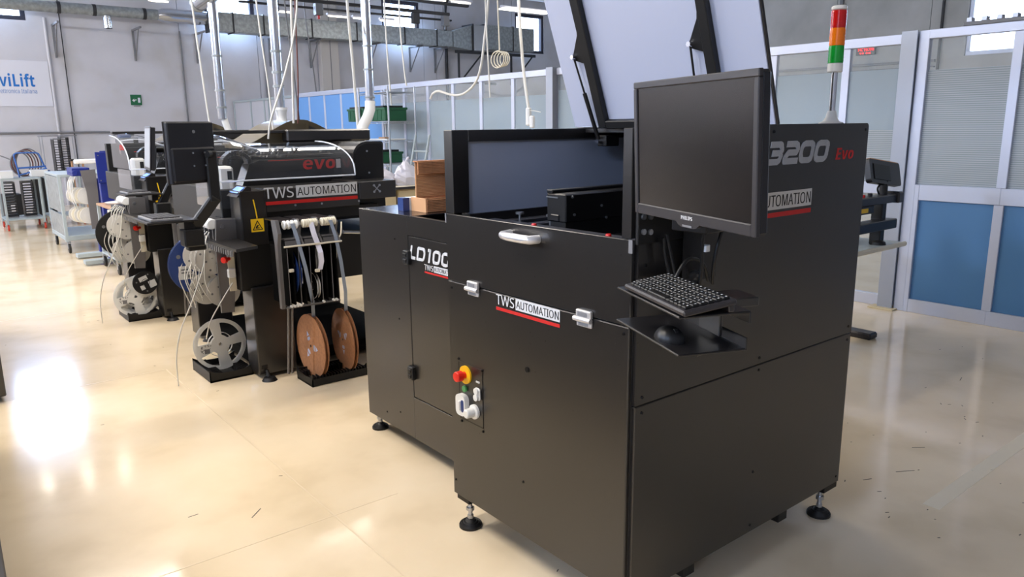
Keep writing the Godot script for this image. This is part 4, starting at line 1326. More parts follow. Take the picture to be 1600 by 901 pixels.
func build_monitor_arm(p: Vector3, _turn: float, lab_m: String, lab_a: String, lab_k: String, side_on: bool) -> void:
	var deep: Material = mats["black_deep"]
	var a := thing("display_stand", lab_a, "bracket", V(p.x, 1.0, p.z))
	var d := V(0.94, 0, -0.34).normalized()
	var w := 0.30
	var at := V(p.x - 0.135, 1.325, p.z + 0.06)
	if side_on:
		d = V(0.14, 0, -0.99).normalized()
		w = 0.42
		at = V(p.x - 0.075, 1.31, p.z + 0.17)
	var U := Vector3.UP
	var up := (U + (V(0.10, 0, 0.02) if side_on else Vector3.ZERO)).normalized()
	var back := d.cross(U).normalized() * -1.0
	if not side_on:
		back = V(0.34, 0, 0.94).normalized()
	else:
		back = V(0.99, 0, 0.14)
	var t := Transform3D(Basis(d, up, d.cross(up).normalized()), at)
	# local z of «t»: d x up
	var zs := signf(t.basis.z.dot(back))
	var m := thing("monitor", lab_m, "monitor", at)
	var z1 := 0.030 * zs
	part(m, "case", G.new().box(V(0.004, 0.004, minf(0, z1)), V(w - 0.004, 0.336, maxf(0, z1)), 0.005, t), mats["bezel_side"])
	part(m, "back_shell", G.new().box(V(0.012, 0.012, minf(0.02 * zs, 0.040 * zs)), V(w - 0.012, 0.20, maxf(0.02 * zs, 0.040 * zs)), 0.012, t), mats["bezel_side"])
	part(m, "bezel", G.new().box(V(0, 0, minf(0, -0.008 * zs)), V(w, 0.34, maxf(0, -0.008 * zs)), 0.003, t), mats["bezel"])
	part(m, "screen", G.new().box(V(0.014, 0.024, minf(-0.0085 * zs, -0.008 * zs)), V(w - 0.014, 0.326, maxf(-0.0085 * zs, -0.008 * zs)), 0.0, t), mats["print_grey"] if side_on else mats["screen_off"])
	part(m, "emblem", G.new().cyl(t * V(w * 0.55, 0.285, 0.030 * zs), t * V(w * 0.55, 0.285, 0.032 * zs), 0.009, 0.009, 16), mats["cable_grey"])
	for q in [V2(-0.03, 0.17), V2(0.045, 0.17), V2(-0.03, 0.10), V2(0.045, 0.10)]:
		part(m, "bolt", G.new().cyl(t * V(w * 0.55 + q.x, q.y, 0.047 * zs), t * V(w * 0.55 + q.x, q.y, 0.052 * zs), 0.005, -1, 10), mats["steel"])
	# the arm: two flat bars with a knuckle
	var hinge := t * V(w * 0.72, 0.16, 0.055 * zs)
	var base := V(p.x - 0.02, 1.05, p.z - 0.03)
	var knee := V(p.x + 0.115, 1.235, p.z + 0.02)
	if side_on:
		base = V(p.x + 0.02, 1.03, p.z - 0.02)
		knee = V(p.x + 0.11, 1.20, p.z)
	var neck := V(knee.x, hinge.y, knee.z + 0.0)
	var sw := Basis(V(1, 0, 0), V(0, 1, 0), V(0, 0, 1))
	var g := G.new()
	for s in [[base, knee], [knee, neck]]:
		var dir: Vector3 = s[1] - s[0]
		var f := Basis(dir.normalized(), dir.normalized().cross(V(0, 0, -1)).normalized(), V(0, 0, 1)).orthonormalized()
		g.box(V(-0.02, -0.032, -0.02), V(dir.length() + 0.02, 0.032, 0.02), 0.008, Transform3D(f, s[0]))
	part(a, "bent_arm", g, deep)
	part(a, "hinge", G.new().cyl(neck, hinge, 0.022, -1, 16), deep)
	part(a, "base_block", G.new().box(base + V(-0.05, -0.08, -0.05), base + V(0.06, 0.02, 0.05), 0.008), deep)
	part(a, "base_bar", G.new().box(base + V(-0.02, -0.11, -0.06), base + V(0.08, -0.078, 0.0), 0.006), deep)
	var ty := 1.128
	var tx := p.x - 0.26 if not side_on else p.x - 0.25
	part(a, "keyboard_tray", G.new().box(V(tx, ty - 0.012, p.z - 0.28), V(tx + 0.27, ty, p.z + 0.04), 0.002).box(V(tx + 0.20, ty - 0.06, p.z - 0.12), V(p.x, ty - 0.012, p.z), 0.004), mats["black_satin"])
	var k := thing("keyboard", lab_k, "keyboard", V(tx + 0.12, ty, p.z - 0.12))
	part(k, "base", G.new().box(V(tx + 0.02, ty + 0.001, p.z - 0.25), V(tx + 0.19, ty + 0.016, p.z + 0.03), 0.003), mats["cable_grey"])
	var kg := G.new()
	for i in 5:
		for j in 12:
			kg.box(V(tx + 0.035 + i * 0.029, ty + 0.016, p.z - 0.235 + j * 0.0215), V(tx + 0.06 + i * 0.029, ty + 0.022, p.z - 0.217 + j * 0.0215), 0.0)
	var ko := part(k, "keys", kg, mats["bezel"])
	ko.set_meta("kind", "stuff")


# ------------------------------------------------------------------ reels, reel stands and tapes
func ring_g(g: G, r0: float, r1: float, z0: float, z1: float, seg := 40) -> void:
	g.lathe([V2(r0, z0), V2(r1, z0), V2(r1, z1), V2(r0, z1), V2(r0, z0)], Transform3D(Basis(V(1, 0, 0), V(0, 0, -1), V(0, 1, 0)) * Basis(V(1, 0, 0), 0.0), Vector3.ZERO), seg)


# axis along local z; flanges at +-half width
func spoked_reel(label: String, r: float, group: String) -> Node3D:
	var o := thing("tape_reel", label, "reel", Vector3.ZERO, group)
	for s in [-1.0, 1.0]:
		var g := G.new()
		var z0: float = s * 0.010 - 0.001
		var ax := Transform3D(Basis(V(1, 0, 0), V(0, 0, 1), V(0, -1, 0)), Vector3.ZERO)
		g.lathe([V2(r * 0.86, z0), V2(r, z0), V2(r, z0 + 0.0025), V2(r * 0.86, z0 + 0.0025), V2(r * 0.86, z0)], ax, 44)
		g.lathe([V2(r * 0.07, z0), V2(r * 0.36, z0), V2(r * 0.36, z0 + 0.0025), V2(r * 0.07, z0 + 0.0025), V2(r * 0.07, z0)], ax, 32)
		for w in [100.0, 10.0, 193.0, 280.0]:
			var c := deg_to_rad(w)
			var e := Vector2.from_angle(c)
			var nrm := Vector2(-e.y, e.x)
			var wid := r * (0.20 if w < 150 else 0.24)
			g.prism(PackedVector2Array([e * r * 0.30 - nrm * wid * 0.7, e * r * 0.90 - nrm * wid, e * r * 0.90 + nrm * wid, e * r * 0.30 + nrm * wid * 0.7]), -z0, -z0 - 0.0025)
		part(o, "flange", g, mats["white_plastic"])
	var hub := G.new()
	var ax2 := Transform3D(Basis(V(1, 0, 0), V(0, 0, 1), V(0, -1, 0)), Vector3.ZERO)
	hub.lathe([V2(r * 0.31, -0.010), V2(r * 0.34, -0.010), V2(r * 0.34, 0.010), V2(r * 0.31, 0.010), V2(r * 0.31, -0.010)], ax2, 32)
	hub.lathe([V2(r * 0.46, -0.006), V2(r * 0.48, -0.006), V2(r * 0.48, 0.006), V2(r * 0.46, 0.006), V2(r * 0.46, -0.006)], ax2, 32)
	part(o, "hub", hub, mats["white_plastic"])
	var lg := G.new()
	var rng := RandomNumberGenerator.new()
	rng.seed = 5
	for k in 22:
		var px := -r * 0.82 + rng.randf() * r * 0.42
		var py := -r * 0.26 + rng.randf() * r * 0.3
		lg.box(V(px, py, 0.0116), V(px + rng.randf_range(0.003, 0.012), py + 0.005, 0.0121), 0.0)
	lg.box(V(-r * 0.62, -r * 0.28, 0.0117), V(-r * 0.42, -r * 0.10, 0.0121), 0.0)
	var lo := part(o, "label_print", lg, mats["cable_grey"])
	lo.set_meta("kind", "stuff")
	return o


func disc_reel(called: String, label: String, r: float, half: float, m: Material, hub_m: Material, group := "") -> Node3D:
	var o := thing(called, label, "reel", Vector3.ZERO, group)
	var ax := Transform3D(Basis(V(1, 0, 0), V(0, 0, 1), V(0, -1, 0)), Vector3.ZERO)
	for s in [-1.0, 1.0]:
		part(o, "flange", G.new().lathe([V2(r * 0.05, s * half - 0.0015), V2(r, s * half - 0.0015), V2(r, s * half + 0.0015), V2(r * 0.05, s * half + 0.0015), V2(r * 0.05, s * half - 0.0015)], ax, 44), m)
	var dots := G.new()
	for k in (0 if called == "cardboard_reel" else 7):
		var e := Vector2.from_angle(TAU * k / 7.0) * r * (0.42 if k % 2 == 0 else 0.74)
		for s in [-1.0, 1.0]:
			dots.cyl(V(e.x, e.y, s * (half + 0.0012)), V(e.x, e.y, s * (half + 0.0019)), r * 0.07, -1, 10)
	if called != "cardboard_reel":
		part(o, "slots", dots, mats["cable_grey"]).set_meta("kind", "stuff")
	var rims := G.new()
	for s in [-1.0, 1.0]:
		rims.lathe([V2(r * 0.955, s * half - 0.0026), V2(r, s * half - 0.0026), V2(r, s * half + 0.0026), V2(r * 0.955, s * half + 0.0026)], ax, 44)
		rims.lathe([V2(r * 0.30, s * half - 0.0024), V2(r * 0.34, s * half - 0.0024), V2(r * 0.34, s * half + 0.0024), V2(r * 0.30, s * half + 0.0024)], ax, 32)
	part(o, "rim", rims, m)
	part(o, "hub", G.new().lathe([V2(r * 0.30, -half), V2(r * 0.62, -half), V2(r * 0.62, half), V2(r * 0.30, half)], ax, 32), hub_m)
	return o


func reel_stand(called: String, label: String, base: Vector3, sx: float, sz: float, along_x: bool) -> Node3D:
	var o := thing(called, label, "reel stand", base)
	var deep: Material = mats["black_deep"]
	# local, sx by sz on the floor, cradle curved across the reels
	var len := sx if along_x else sz
	var dep := sz if along_x else sx
	var t := Transform3D(Basis(V(0, 0, 1), V(0, 1, 0), V(-1, 0, 0)), base) if along_x else Transform3D(Basis(V(1, 0, 0), V(0, 1, 0), V(0, 0, 1)), base)
	# profile across the reels, in local xy of t
	var pr := PackedVector2Array([V2(-dep / 2, 0), V2(dep / 2, 0), V2(dep / 2, 0.085)])
	for k in 9:
		var w := lerpf(0.36, -0.36, k / 8.0)
		pr.append(V2(sin(w) * dep * 1.05, 0.052 + 0.55 * dep * (1.0 - cos(w))))
	pr.append(V2(-dep / 2, 0.085))
	for e in [[-len / 2, -len / 2 + 0.006], [len / 2 - 0.006, len / 2]]:
		part(o, "end_plate", G.new().prism(pr, e[0], e[1], t), deep)
	part(o, "base_plate", G.new().box(V(-dep / 2, 0.004, -len / 2), V(dep / 2, 0.012, len / 2), 0.0, t), deep)
	part(o, "side_strip", G.new().box(V(-dep / 2, 0.012, -len / 2), V(-dep / 2 + 0.006, 0.07, len / 2), 0.0, t), deep)
	part(o, "side_strip", G.new().box(V(dep / 2 - 0.006, 0.012, -len / 2), V(dep / 2, 0.05, len / 2), 0.0, t), deep)
	var n := int(len / 0.021)
	for k in n:
		var z := -len / 2 + 0.014 + k * (len - 0.028) / maxf(1, n - 1)
		for q in [[-0.46, -0.2], [0.2, 0.46]]:
			part(o, "fin", G.new().box(V(dep * q[0], 0.012, z - 0.0025), V(dep * q[1], 0.062, z + 0.0025), 0.0, t), mats["black_satin"])
	return o


func tape(label: String, pts: Array, across: Vector3, m: Material, group := "") -> void:
	solo("carrier_tape", label, "tape", G.new().band(pts, across, 0.0005), m, pts[pts.size() - 1], group)


func wire_tape(label: String, pts: Array, group: String, r := 0.004) -> void:
	solo("cover_tape", label, "tape", G.new().tube(pts, r, 6), mats["cable_white"], pts[pts.size() - 1], group)


func build_reels() -> void:
	var white: Material = mats["white_plastic"]
	var QX := V(0, PI / 2, 0)
	# nearer machine, aisle side: stand with a spoked white reel
	reel_stand("reel_stand", "low black reel stand under the white spoked reel of the nearer machine", V(1.525, 0, -5.08), 0.285, 0.37, false)
	var sp := spoked_reel("white spoked reel standing alone in the nearer low stand", 0.173, "white spoked reels")
	sp.position = V(1.515, 0.205, -5.06)
	sp.rotation = V(-0.05, 0, 0)
	# nearer machine, near side: comb stand with two cardboard reels
	reel_stand("comb_stand", "black comb stand on the floor holding the two brown cardboard reels", V(2.055, 0, -4.50), 0.39, 0.24, true)
	var c := disc_reel("cardboard_reel", "brown cardboard reel standing nearer the pillar, left of two", 0.212, 0.012, mats["cardboard"], mats["tape_film"], "brown cardboard reels")
	# three drop-shaped windows round the hub on each flange
	var wd := G.new()
	for s in [-1.0, 1.0]:
		for k in 3:
			var e := Vector2.from_angle(deg_to_rad(90 + 120 * k + 25))
			var nr := Vector2(-e.y, e.x)
			var q := PackedVector2Array([e * 0.040 - nr * 0.010, e * 0.046 - nr * 0.022, e * 0.072 - nr * 0.018, e * 0.104, e * 0.072 + nr * 0.018, e * 0.046 + nr * 0.022, e * 0.040 + nr * 0.010])
			wd.prism(q, s * 0.0134, s * 0.0140)
	part(c, "window", wd, mats["reel_window"])
	part(c, "axle_hole", G.new().cyl(V(0, 0, -0.0142), V(0, 0, 0.0142), 0.007, -1, 14), mats["black_deep"])
	c.position = V(1.945, 0.228, -4.535)
	c.rotation = V(0, -PI / 2 + 0.02, 0)
	var c2 := dup(c, V(2.165, 0.235, -4.515), V(0, -PI / 2 - 0.10, 0.7), "brown cardboard reel standing nearer the low loader, right of two", "brown cardboard reels")
	c2.name = "cardboard_reel_001"
	tape("grey carrier tape running from the left feeder slot to the left cardboard reel", [V(1.815, 1.055, -4.41), V(1.835, 0.95, -4.39), V(1.875, 0.78, -4.40), V(1.925, 0.55, -4.44), V(1.945, 0.43, -4.49)], V(0.012, 0, 0), mats["tape_film"])
	tape("grey carrier tape running from the right feeder slot to the right cardboard reel", [V(2.065, 1.055, -4.41), V(2.085, 0.95, -4.39), V(2.115, 0.80, -4.40), V(2.15, 0.58, -4.43), V(2.165, 0.44, -4.47)], V(0.012, 0, 0), mats["tape_film"])
	tape("crumpled white film hanging from the middle feeder slot", [V(1.935, 1.05, -4.41), V(1.945, 0.98, -4.40), V(1.965, 0.92, -4.40), V(1.975, 0.86, -4.385), V(1.985, 0.80, -4.40), V(1.98, 0.745, -4.42)], V(0.014, 0.003, 0.006), mats["white_film"])
	var bl := disc_reel("blue_reel", "dark blue reel hanging among the near-side feeder dividers", 0.16, 0.010, mats["reel_blue"], mats["tape_film"], "blue reels on the machines")
	bl.position = V(1.845, 0.735, -4.57)
	bl.rotation = QX
	part(bl, "label", G.new().box(V(-0.16, -0.06, 0.0116), V(-0.06, 0.04, 0.0121)), mats["print_white"])
	var ws := disc_reel("white_reel", "small white reel low among the near-side feeder dividers", 0.085, 0.008, mats["reel_white"], mats["cream_plastic"], "small white reels between feeder dividers")
	ws.position = V(1.965, 0.635, -4.50)
	ws.rotation = QX
	var ws2 := dup(ws, V(1.975, 0.80, -4.52), QX, "small white reel behind the crumpled film in the near-side feeders", "small white reels between feeder dividers")
	ws2.name = "white_reel_001"
	# aisle-side reels of both machines: discs facing the viewer
	for k in 2:
		var s: Vector3 = Vector3.ZERO if k == 0 else SHIFT
		var who: String = "nearer" if k == 0 else "farther"
		var u := disc_reel("white_reel", "upper pale reel behind the grey end plate of the %s machine" % who, 0.105, 0.010, mats["reel_white"], mats["cream_plastic"], "pale reels on the aisle side")
		u.position = V(1.475, 0.815, -4.93) + s
		var lw := dup(u, V(1.53, 0.595, -4.925) + s, V(0, 0, 0.6), "lower pale reel behind the grey end plate of the %s machine" % who, "pale reels on the aisle side")
		lw.name = numbered("pale_reel")
		for j in 3:
			var mid := dup(u, V(1.475 - 0.008 * j, 0.81 - 0.215 * (j % 2), -5.02 - 0.05 * j) + s, V(0, 0, 0.4 * j), "pale reel hanging in the row behind the front two, %s machine" % who, "pale reels behind, %s machine" % who)
			mid.name = numbered("pale_reel")
		var big := disc_reel("blue_reel" if k == 0 else "black_reel", "large dark blue reel with a white label at the aisle edge" if k == 0 else "large black reel hanging at the aisle edge of the farther machine", 0.20, 0.011, mats["reel_blue"] if k == 0 else mats["rubber"], mats["tape_film"], "blue reels on the machines" if k == 0 else "")
		big.position = V(1.475, 0.74, -5.20) + s
		if k == 0:
			part(big, "label", G.new().box(V(-0.14, -0.09, 0.0126), V(-0.03, 0.0, 0.0131)), mats["print_white"])
			part(big, "label_print", G.new().box(V(-0.125, -0.05, 0.0131), V(-0.06, -0.04, 0.0135)).box(V(-0.125, -0.03, 0.0131), V(-0.08, -0.02, 0.0135)).box(V(-0.085, -0.08, 0.0131), V(-0.05, -0.06, 0.0135)), mats["cable_grey"])
		# thin tapes curling down in front of the reels
		var gname := "thin white tapes curling down on the aisle side, %s machine" % who
		var lab := "one of many thin white tapes falling past the pale reels, %s machine" % who
		for j in 9:
			var z := -4.90 - 0.045 * j
			var dx := 0.012 * (j % 4)
			wire_tape(lab, [V(1.468, 0.985, z) + s, V(1.440 - dx, 0.93, z) + s, V(1.415 - dx, 0.80, z + 0.02) + s, V(1.405 - dx * 2, 0.68, z + 0.03) + s, V(1.43 - dx, 0.60 - 0.02 * j, z + 0.03) + s], gname, 0.0035)
		wire_tape("long white tape curving down to the floor beside the %s machine" % who, [V(1.46, 0.96, -4.95) + s, V(1.42, 0.80, -4.9) + s, V(1.31, 0.55, -4.88) + s, V(1.235, 0.38, -4.9) + s, V(1.20, 0.20, -4.93) + s, V(1.20, 0.01, -4.95) + s], "long white tapes to the floor", 0.0045)
		wire_tape("white tape ending at the spoked reel of the %s machine" % who, [V(1.56, 0.66, -4.82) + s, V(1.49, 0.56, -4.83) + s, V(1.41, 0.42, -4.86) + s, V(1.385, 0.30, -4.9) + s], "white tapes to the spoked reels", 0.004)
	# farther machine: stand with a pack of spoked reels and a black one on top
	var s2 := SHIFT
	reel_stand("reel_stand", "low black reel stand under the pack of white reels of the farther machine", V(1.49, 0, -7.19), 0.27, 0.37, false)
	for j in 4:
		var r := dup(sp, V(1.44 + 0.022 * j, 0.205, -7.06 - 0.028 * j), V(-0.05, 0, 0.12 * j), ["frontmost white spoked reel of the pack on the farther low stand", "second white spoked reel from the front of that pack", "third white spoked reel from the front of that pack", "rearmost white spoked reel of the pack, next to the pillar"][j], "pack of white spoked reels")
		r.name = numbered("tape_reel_of_pack").replace("_of_pack", "") + ("_%03d" % (j + 1) if j == 0 else "")
		r.name = "tape_reel_%03d" % (j + 1)
	var bk := disc_reel("black_reel", "small black reel with white labels leaning on the pack of white reels", 0.10, 0.009, mats["rubber"], mats["cream_plastic"])
	bk.position = V(1.515, 0.33, -6.99)
	bk.rotation = V(-0.1, 0.1, 0.3)
	part(bk, "label", G.new().box(V(0.02, -0.06, 0.0106), V(0.08, 0.0, 0.0112)).box(V(-0.04, 0.02, 0.0106), V(0.03, 0.06, 0.0112)).box(V(-0.055, -0.05, 0.0106), V(-0.02, -0.01, 0.0112)), mats["print_white"])


# ------------------------------------------------------------------ right of the printer: bench with a small manual station
func build_unloading_bench() -> void:
	var b := thing("work_table", "pale topped work table behind the printer's right edge, before the sliding doors", "table", V(5.2, 0, -2.75))
	bx(b, "tabletop", V(4.2, 0.725, -3.15), V(5.70, 0.752, -2.50), mats["grey_paint"], 0.003)
	bx(b, "front_edge", V(4.2, 0.722, -2.50), V(5.72, 0.756, -2.475), mats["cream_plastic"], 0.008)
	for x in [4.35, 5.60]:
		bx(b, "foot_bar", V(x - 0.06, 0.0, -3.1), V(x + 0.06, 0.05, -2.60), mats["bezel"], 0.012)
		bx(b, "column", V(x - 0.045, 0.05, -3.05), V(x + 0.045, 0.725, -2.96), mats["bezel"], 0.006)
	bx(b, "back_rail", V(4.35, 0.55, -3.03), V(5.60, 0.65, -2.99), mats["grey_paint"])
	var s := thing("checking_station", "black two-armed checking stand on the pale work table", "machine", V(5.3, 0.752, -2.7))
	var blk: Material = mats["bezel_side"]
	bx(s, "lower_arm", V(4.75, 0.865, -2.60), V(5.58, 0.935, -2.50), blk, 0.006)
	bx(s, "middle_arm", V(4.75, 0.985, -2.64), V(5.34, 1.045, -2.56), blk, 0.006)
	bx(s, "yellow_label", V(5.12, 0.998, -2.561), V(5.25, 1.028, -2.557), mats["warning_yellow"], 0.0)
	bx(s, "upper_arm", V(4.75, 1.055, -2.60), V(5.56, 1.112, -2.50), blk, 0.006)
	part(s, "knob", G.new().cyl(V(5.14, 1.112, -2.55), V(5.14, 1.13, -2.55), 0.016, -1, 14), mats["print_red"])
	part(s, "knob", G.new().cyl(V(5.24, 1.112, -2.55), V(5.24, 1.135, -2.55), 0.016, -1, 14), blk)
	bx(s, "post", V(5.42, 0.75, -2.62), V(5.485, 1.06, -2.54), mats["black_deep"], 0.006)
	part(s, "foot", G.new().lathe([V2(0, 0), V2(0.055, 0), V2(0.05, 0.02), V2(0.02, 0.035), V2(0, 0.035)], Transform3D(Basis.IDENTITY, V(5.44, 0.752, -2.56)), 20), mats["rubber"])
	bx(s, "end_clamp", V(5.53, 1.05, -2.62), V(5.60, 1.13, -2.48), blk, 0.01)
	part(s, "cable", G.new().tube([V(5.40, 1.19, -2.56), V(5.34, 1.16, -2.55), V(5.37, 1.12, -2.55)], 0.007, 8), mats["cable_black"])
	var d := thing("tablet_display", "tilted small display seen from behind on the black checking stand", "display", V(5.44, 1.13, -2.57))
	var tl := Transform3D(Basis(V(0, 0, 1), -0.12) * Basis(V(1, 0, 0), -0.25), V(5.44, 1.265, -2.57))
	part(d, "case", G.new().prism(rrect(0.46, 0.17, 0.025), -0.02, 0.02, tl), mats["bezel_side"])
	part(d, "top_edge", G.new().box(V(-0.21, 0.078, -0.021), V(0.21, 0.0865, 0.021), 0.003, tl), mats["cardboard_pale"])
	part(d, "label", G.new().box(V(-0.03, -0.035, 0.020), V(0.04, -0.012, 0.022), 0.0, tl), mats["print_white"])
	part(d, "back_ridge", G.new().box(V(-0.18, -0.06, 0.02), V(0.06, 0.05, 0.026), 0.006, tl), mats["black_deep"])
	part(d, "neck", G.new().cyl(V(5.45, 1.11, -2.56), V(5.45, 1.22, -2.56), 0.028, -1, 16), mats["black_deep"])
	var g := thing("teal_crate", "teal plastic crate under the black checking stand", "crate", V(5.35, 0.752, -2.85))
	part(g, "crate", G.new().box(V(5.26, 0.752, -2.95), V(5.50, 1.0, -2.80), 0.01).box(V(5.25, 0.985, -2.96), V(5.51, 1.005, -2.79), 0.004), mats["bin_teal"])
	bx(g, "grip", V(5.34, 0.93, -2.802), V(5.42, 0.955, -2.795), mats["bin_green"], 0.004)
	var c := thing("carton", "plain brown carton beside the teal crate behind the printer edge", "box", V(5.12, 0.752, -2.9))
	part(c, "carton", G.new().box(V(5.02, 0.752, -2.98), V(5.22, 0.96, -2.82), 0.003), mats["cardboard_pale"])
	bx(c, "tape_strip", V(5.10, 0.752, -2.8195), V(5.14, 0.9605, -2.818), mats["cream_plastic"], 0.0)


# ------------------------------------------------------------------ shelving and packing bench along the partition
func build_store_corner() -> void:
	var wm: Material = mats["steel"]
	var s := thing("wire_shelf", "chrome wire shelving unit with green bins, before the blue partition", "shelving", V(6.2, 0, -11.0))
	for x in [6.02, 6.50]:
		for z in [-11.5, -10.55]:
			part(s, "post", G.new().cyl(V(x, 0, z), V(x, 2.25, z), 0.016, -1, 10), wm)
	for y in [0.35, 1.05, 1.42, 1.715, 2.16]:
		var g := G.new()
		for x in [6.02, 6.50]:
			g.cyl(V(x, y, -11.5), V(x, y, -10.55), 0.006, -1, 8)
			g.cyl(V(x, y - 0.03, -11.5), V(x, y - 0.03, -10.55), 0.005, -1, 8)
			for k in 14:
				var z := -11.5 + k * 0.068
				g.cyl(V(x, y - 0.03, z), V(x, y, z + 0.034), 0.003, -1, 5)
				g.cyl(V(x, y, z + 0.034), V(x, y - 0.03, z + 0.068), 0.003, -1, 5)
		for k in 20:
			g.cyl(V(6.02, y, -11.48 + k * 0.049), V(6.50, y, -11.48 + k * 0.049), 0.003, -1, 6)
		part(s, "wire_shelf_deck", g, wm)
	var bins := [[V(6.05, 1.72, -11.33), V(6.45, 1.93, -10.72), "green bin on the upper wire shelf, right of two"], [V(6.05, 1.72, -11.98), V(6.45, 1.93, -11.40), "green bin on the upper wire shelf, partly behind the white duct elbow"], [V(6.05, 1.06, -11.25), V(6.45, 1.235, -10.90), "small green bin on the lower wire shelf above the plastic bags"]]
	for e in bins:
		var lo: Vector3 = e[0]
		var hi: Vector3 = e[1]
		var b := thing("storage_bin", e[2], "bin", V((lo.x + hi.x) / 2, lo.y, (lo.z + hi.z) / 2), "green storage bins")
		part(b, "body", G.new().box(lo, V(hi.x, hi.y - 0.02, hi.z), 0.012), mats["bin_green"])
		part(b, "rim", G.new().box(V(lo.x - 0.012, hi.y - 0.035, lo.z - 0.012), V(hi.x + 0.012, hi.y, hi.z + 0.012), 0.004), mats["bin_green"])
		part(b, "lid", G.new().box(V(lo.x + 0.02, hi.y, lo.z + 0.03), V(hi.x - 0.02, hi.y + 0.03, hi.z - 0.08), 0.004), mats["rubber"])
		for k in 4:
			bx(b, "rib", V(lo.x - 0.006, lo.y + 0.02, lerpf(lo.z, hi.z, 0.15 + k * 0.22)), V(lo.x, hi.y - 0.035, lerpf(lo.z, hi.z, 0.17 + k * 0.22)), mats["bin_green"], 0.0)
	var p := thing("shelf_tray", "shallow pale tray with brown parts on the middle wire shelf", "tray", V(6.2, 1.425, -10.95))
	bx(p, "tray", V(6.05, 1.425, -11.3), V(6.4, 1.445, -10.7), mats["white_plastic"], 0.004)
	bx(p, "brown_part", V(6.1, 1.445, -11.05), V(6.2, 1.47, -10.85), mats["wood_top"], 0.006)
	# packing bench with clear plastic bags, beige cabinet below
	var t := thing("packing_bench", "long bench with a dark edge and beige front, under the plastic bags", "table", V(5.3, 0, -8.7))
	bx(t, "worktop", V(4.0, 0.86, -9.2), V(6.4, 0.895, -8.25), mats["cream_plastic"], 0.004)
	bx(t, "edge_strip", V(4.0, 0.862, -8.25), V(6.4, 0.893, -8.235), mats["bezel"], 0.002)
	for x in [4.02, 6.37]:
		bx(t, "leg", V(x - 0.02, 0, -8.32), V(x + 0.02, 0.86, -8.28), mats["grey_paint"])
		bx(t, "leg", V(x - 0.02, 0, -9.17), V(x + 0.02, 0.86, -9.13), mats["grey_paint"])
	for k in 3:
		var x := 4.06 + k * 0.76
		var c := thing("drawer_cabinet", ["beige drawer cabinet under the bench, nearest the black machine", "beige drawer cabinet under the middle of the bench", "beige drawer cabinet under the bench end by the partition"][k], "cabinet", V(x + 0.37, 0, -8.8), "beige cabinets under the bench")
		bx(c, "body", V(x, 0.05, -9.1), V(x + 0.73, 0.855, -8.30), mats["beige"])
		for j in 3:
			var dr := bx(c, "drawer", V(x + 0.01, 0.07 + j * 0.262, -8.30), V(x + 0.72, 0.322 + j * 0.262, -8.285), mats["beige"], 0.004)
			bx(dr, "handle", V(x + 0.28, 0.285 + j * 0.262, -8.285), V(x + 0.46, 0.30 + j * 0.262, -8.268), mats["cable_grey"])
	var rng := RandomNumberGenerator.new()
	rng.seed = 9
	for e in [[V(4.72, 0.895, -8.55), 0.24, 0.24, "rumpled white plastic bag on the bench, left of two"], [V(5.06, 0.895, -8.50), 0.20, 0.30, "knotted pinkish plastic bag on the bench beside the ribbed box"]]:
		var bag := thing("plastic_bag", e[3], "bag", e[0], "plastic bags on the bench")
		var g := G.new()
		var at: Vector3 = e[0]
		var n1 := 16
		var n2 := 9
		var gr := []
		for j in n2 + 1:
			var row := []
			for i in n1:
				var f := float(j) / n2
				var rr: float = e[1] * (0.75 + 0.35 * sin(PI * f)) * (1.0 - 0.85 * pow(f, 2.2)) * rng.randf_range(0.82, 1.12)
				row.append(at + V(cos(TAU * i / n1) * rr, f * e[2] * rng.randf_range(0.95, 1.05), sin(TAU * i / n1) * rr * 0.7))
			gr.append(row)
		for j in n2:
			for i in n1:
				var a: Vector3 = gr[j][i]
				var b2: Vector3 = gr[j][(i + 1) % n1]
				var c2: Vector3 = gr[j + 1][(i + 1) % n1]
				var d2: Vector3 = gr[j + 1][i]
				var out := ((a + c2) * 0.5 - at - V(0, e[2] * 0.4, 0)).normalized()
				for tr in [[a, b2, c2], [a, c2, d2]]:
					var nn: Vector3 = (tr[1] - tr[0]).cross(tr[2] - tr[0]).normalized()
					nn = nn if nn.dot(out) > 0 else -nn
					g.tri(tr[0], tr[1], tr[2], nn, nn, nn)
		part(bag, "film", g, mats["white_film"])
		part(bag, "contents", G.new().box(at + V(-0.10, 0.005, -0.06), at + V(0.10, 0.07, 0.06), 0.02), mats["bezel"])
		part(bag, "twisted_neck", G.new().tube([at + V(0, e[2] * 0.9, 0), at + V(0.02, e[2] * 1.06, 0.01), at + V(0.05, e[2] * 1.16, 0.0)], 0.014, 8), mats["white_film"])
	# step ladder leaning beside the shelving
	var l := thing("step_ladder", "grey folding ladder leaning right of the wire shelving", "ladder", V(6.25, 0, -10.2))
	for z in [-10.42, -10.02]:
		part(l, "stile", G.new().cyl(V(6.0, 0, z + 0.1), V(6.45, 1.5, z - 0.05), 0.02, -1, 10), mats["grey_paint"])
	for k in 5:
		part(l, "rung", G.new().cyl(V(6.0 + 0.075 * (k + 1), 0.25 * (k + 1), -10.33 - 0.02 * k), V(6.0 + 0.075 * (k + 1), 0.25 * (k + 1), -9.93 - 0.02 * k), 0.014, -1, 8), mats["grey_paint"])
	# what shows through the frosted panes: a tall cabinet and a pale board in the room behind
	var k1 := thing("steel_cabinet", "blurred grey cabinet behind the frosted panes above the open printer", "cabinet", V(8.7, 0, -10.7))
	bx(k1, "body", V(8.4, 0.05, -11.1), V(9.0, 1.83, -10.3), mats["grey_paint"])
	bx(k1, "door", V(8.385, 0.1, -11.08), V(8.4, 1.80, -10.71), mats["cable_grey"])
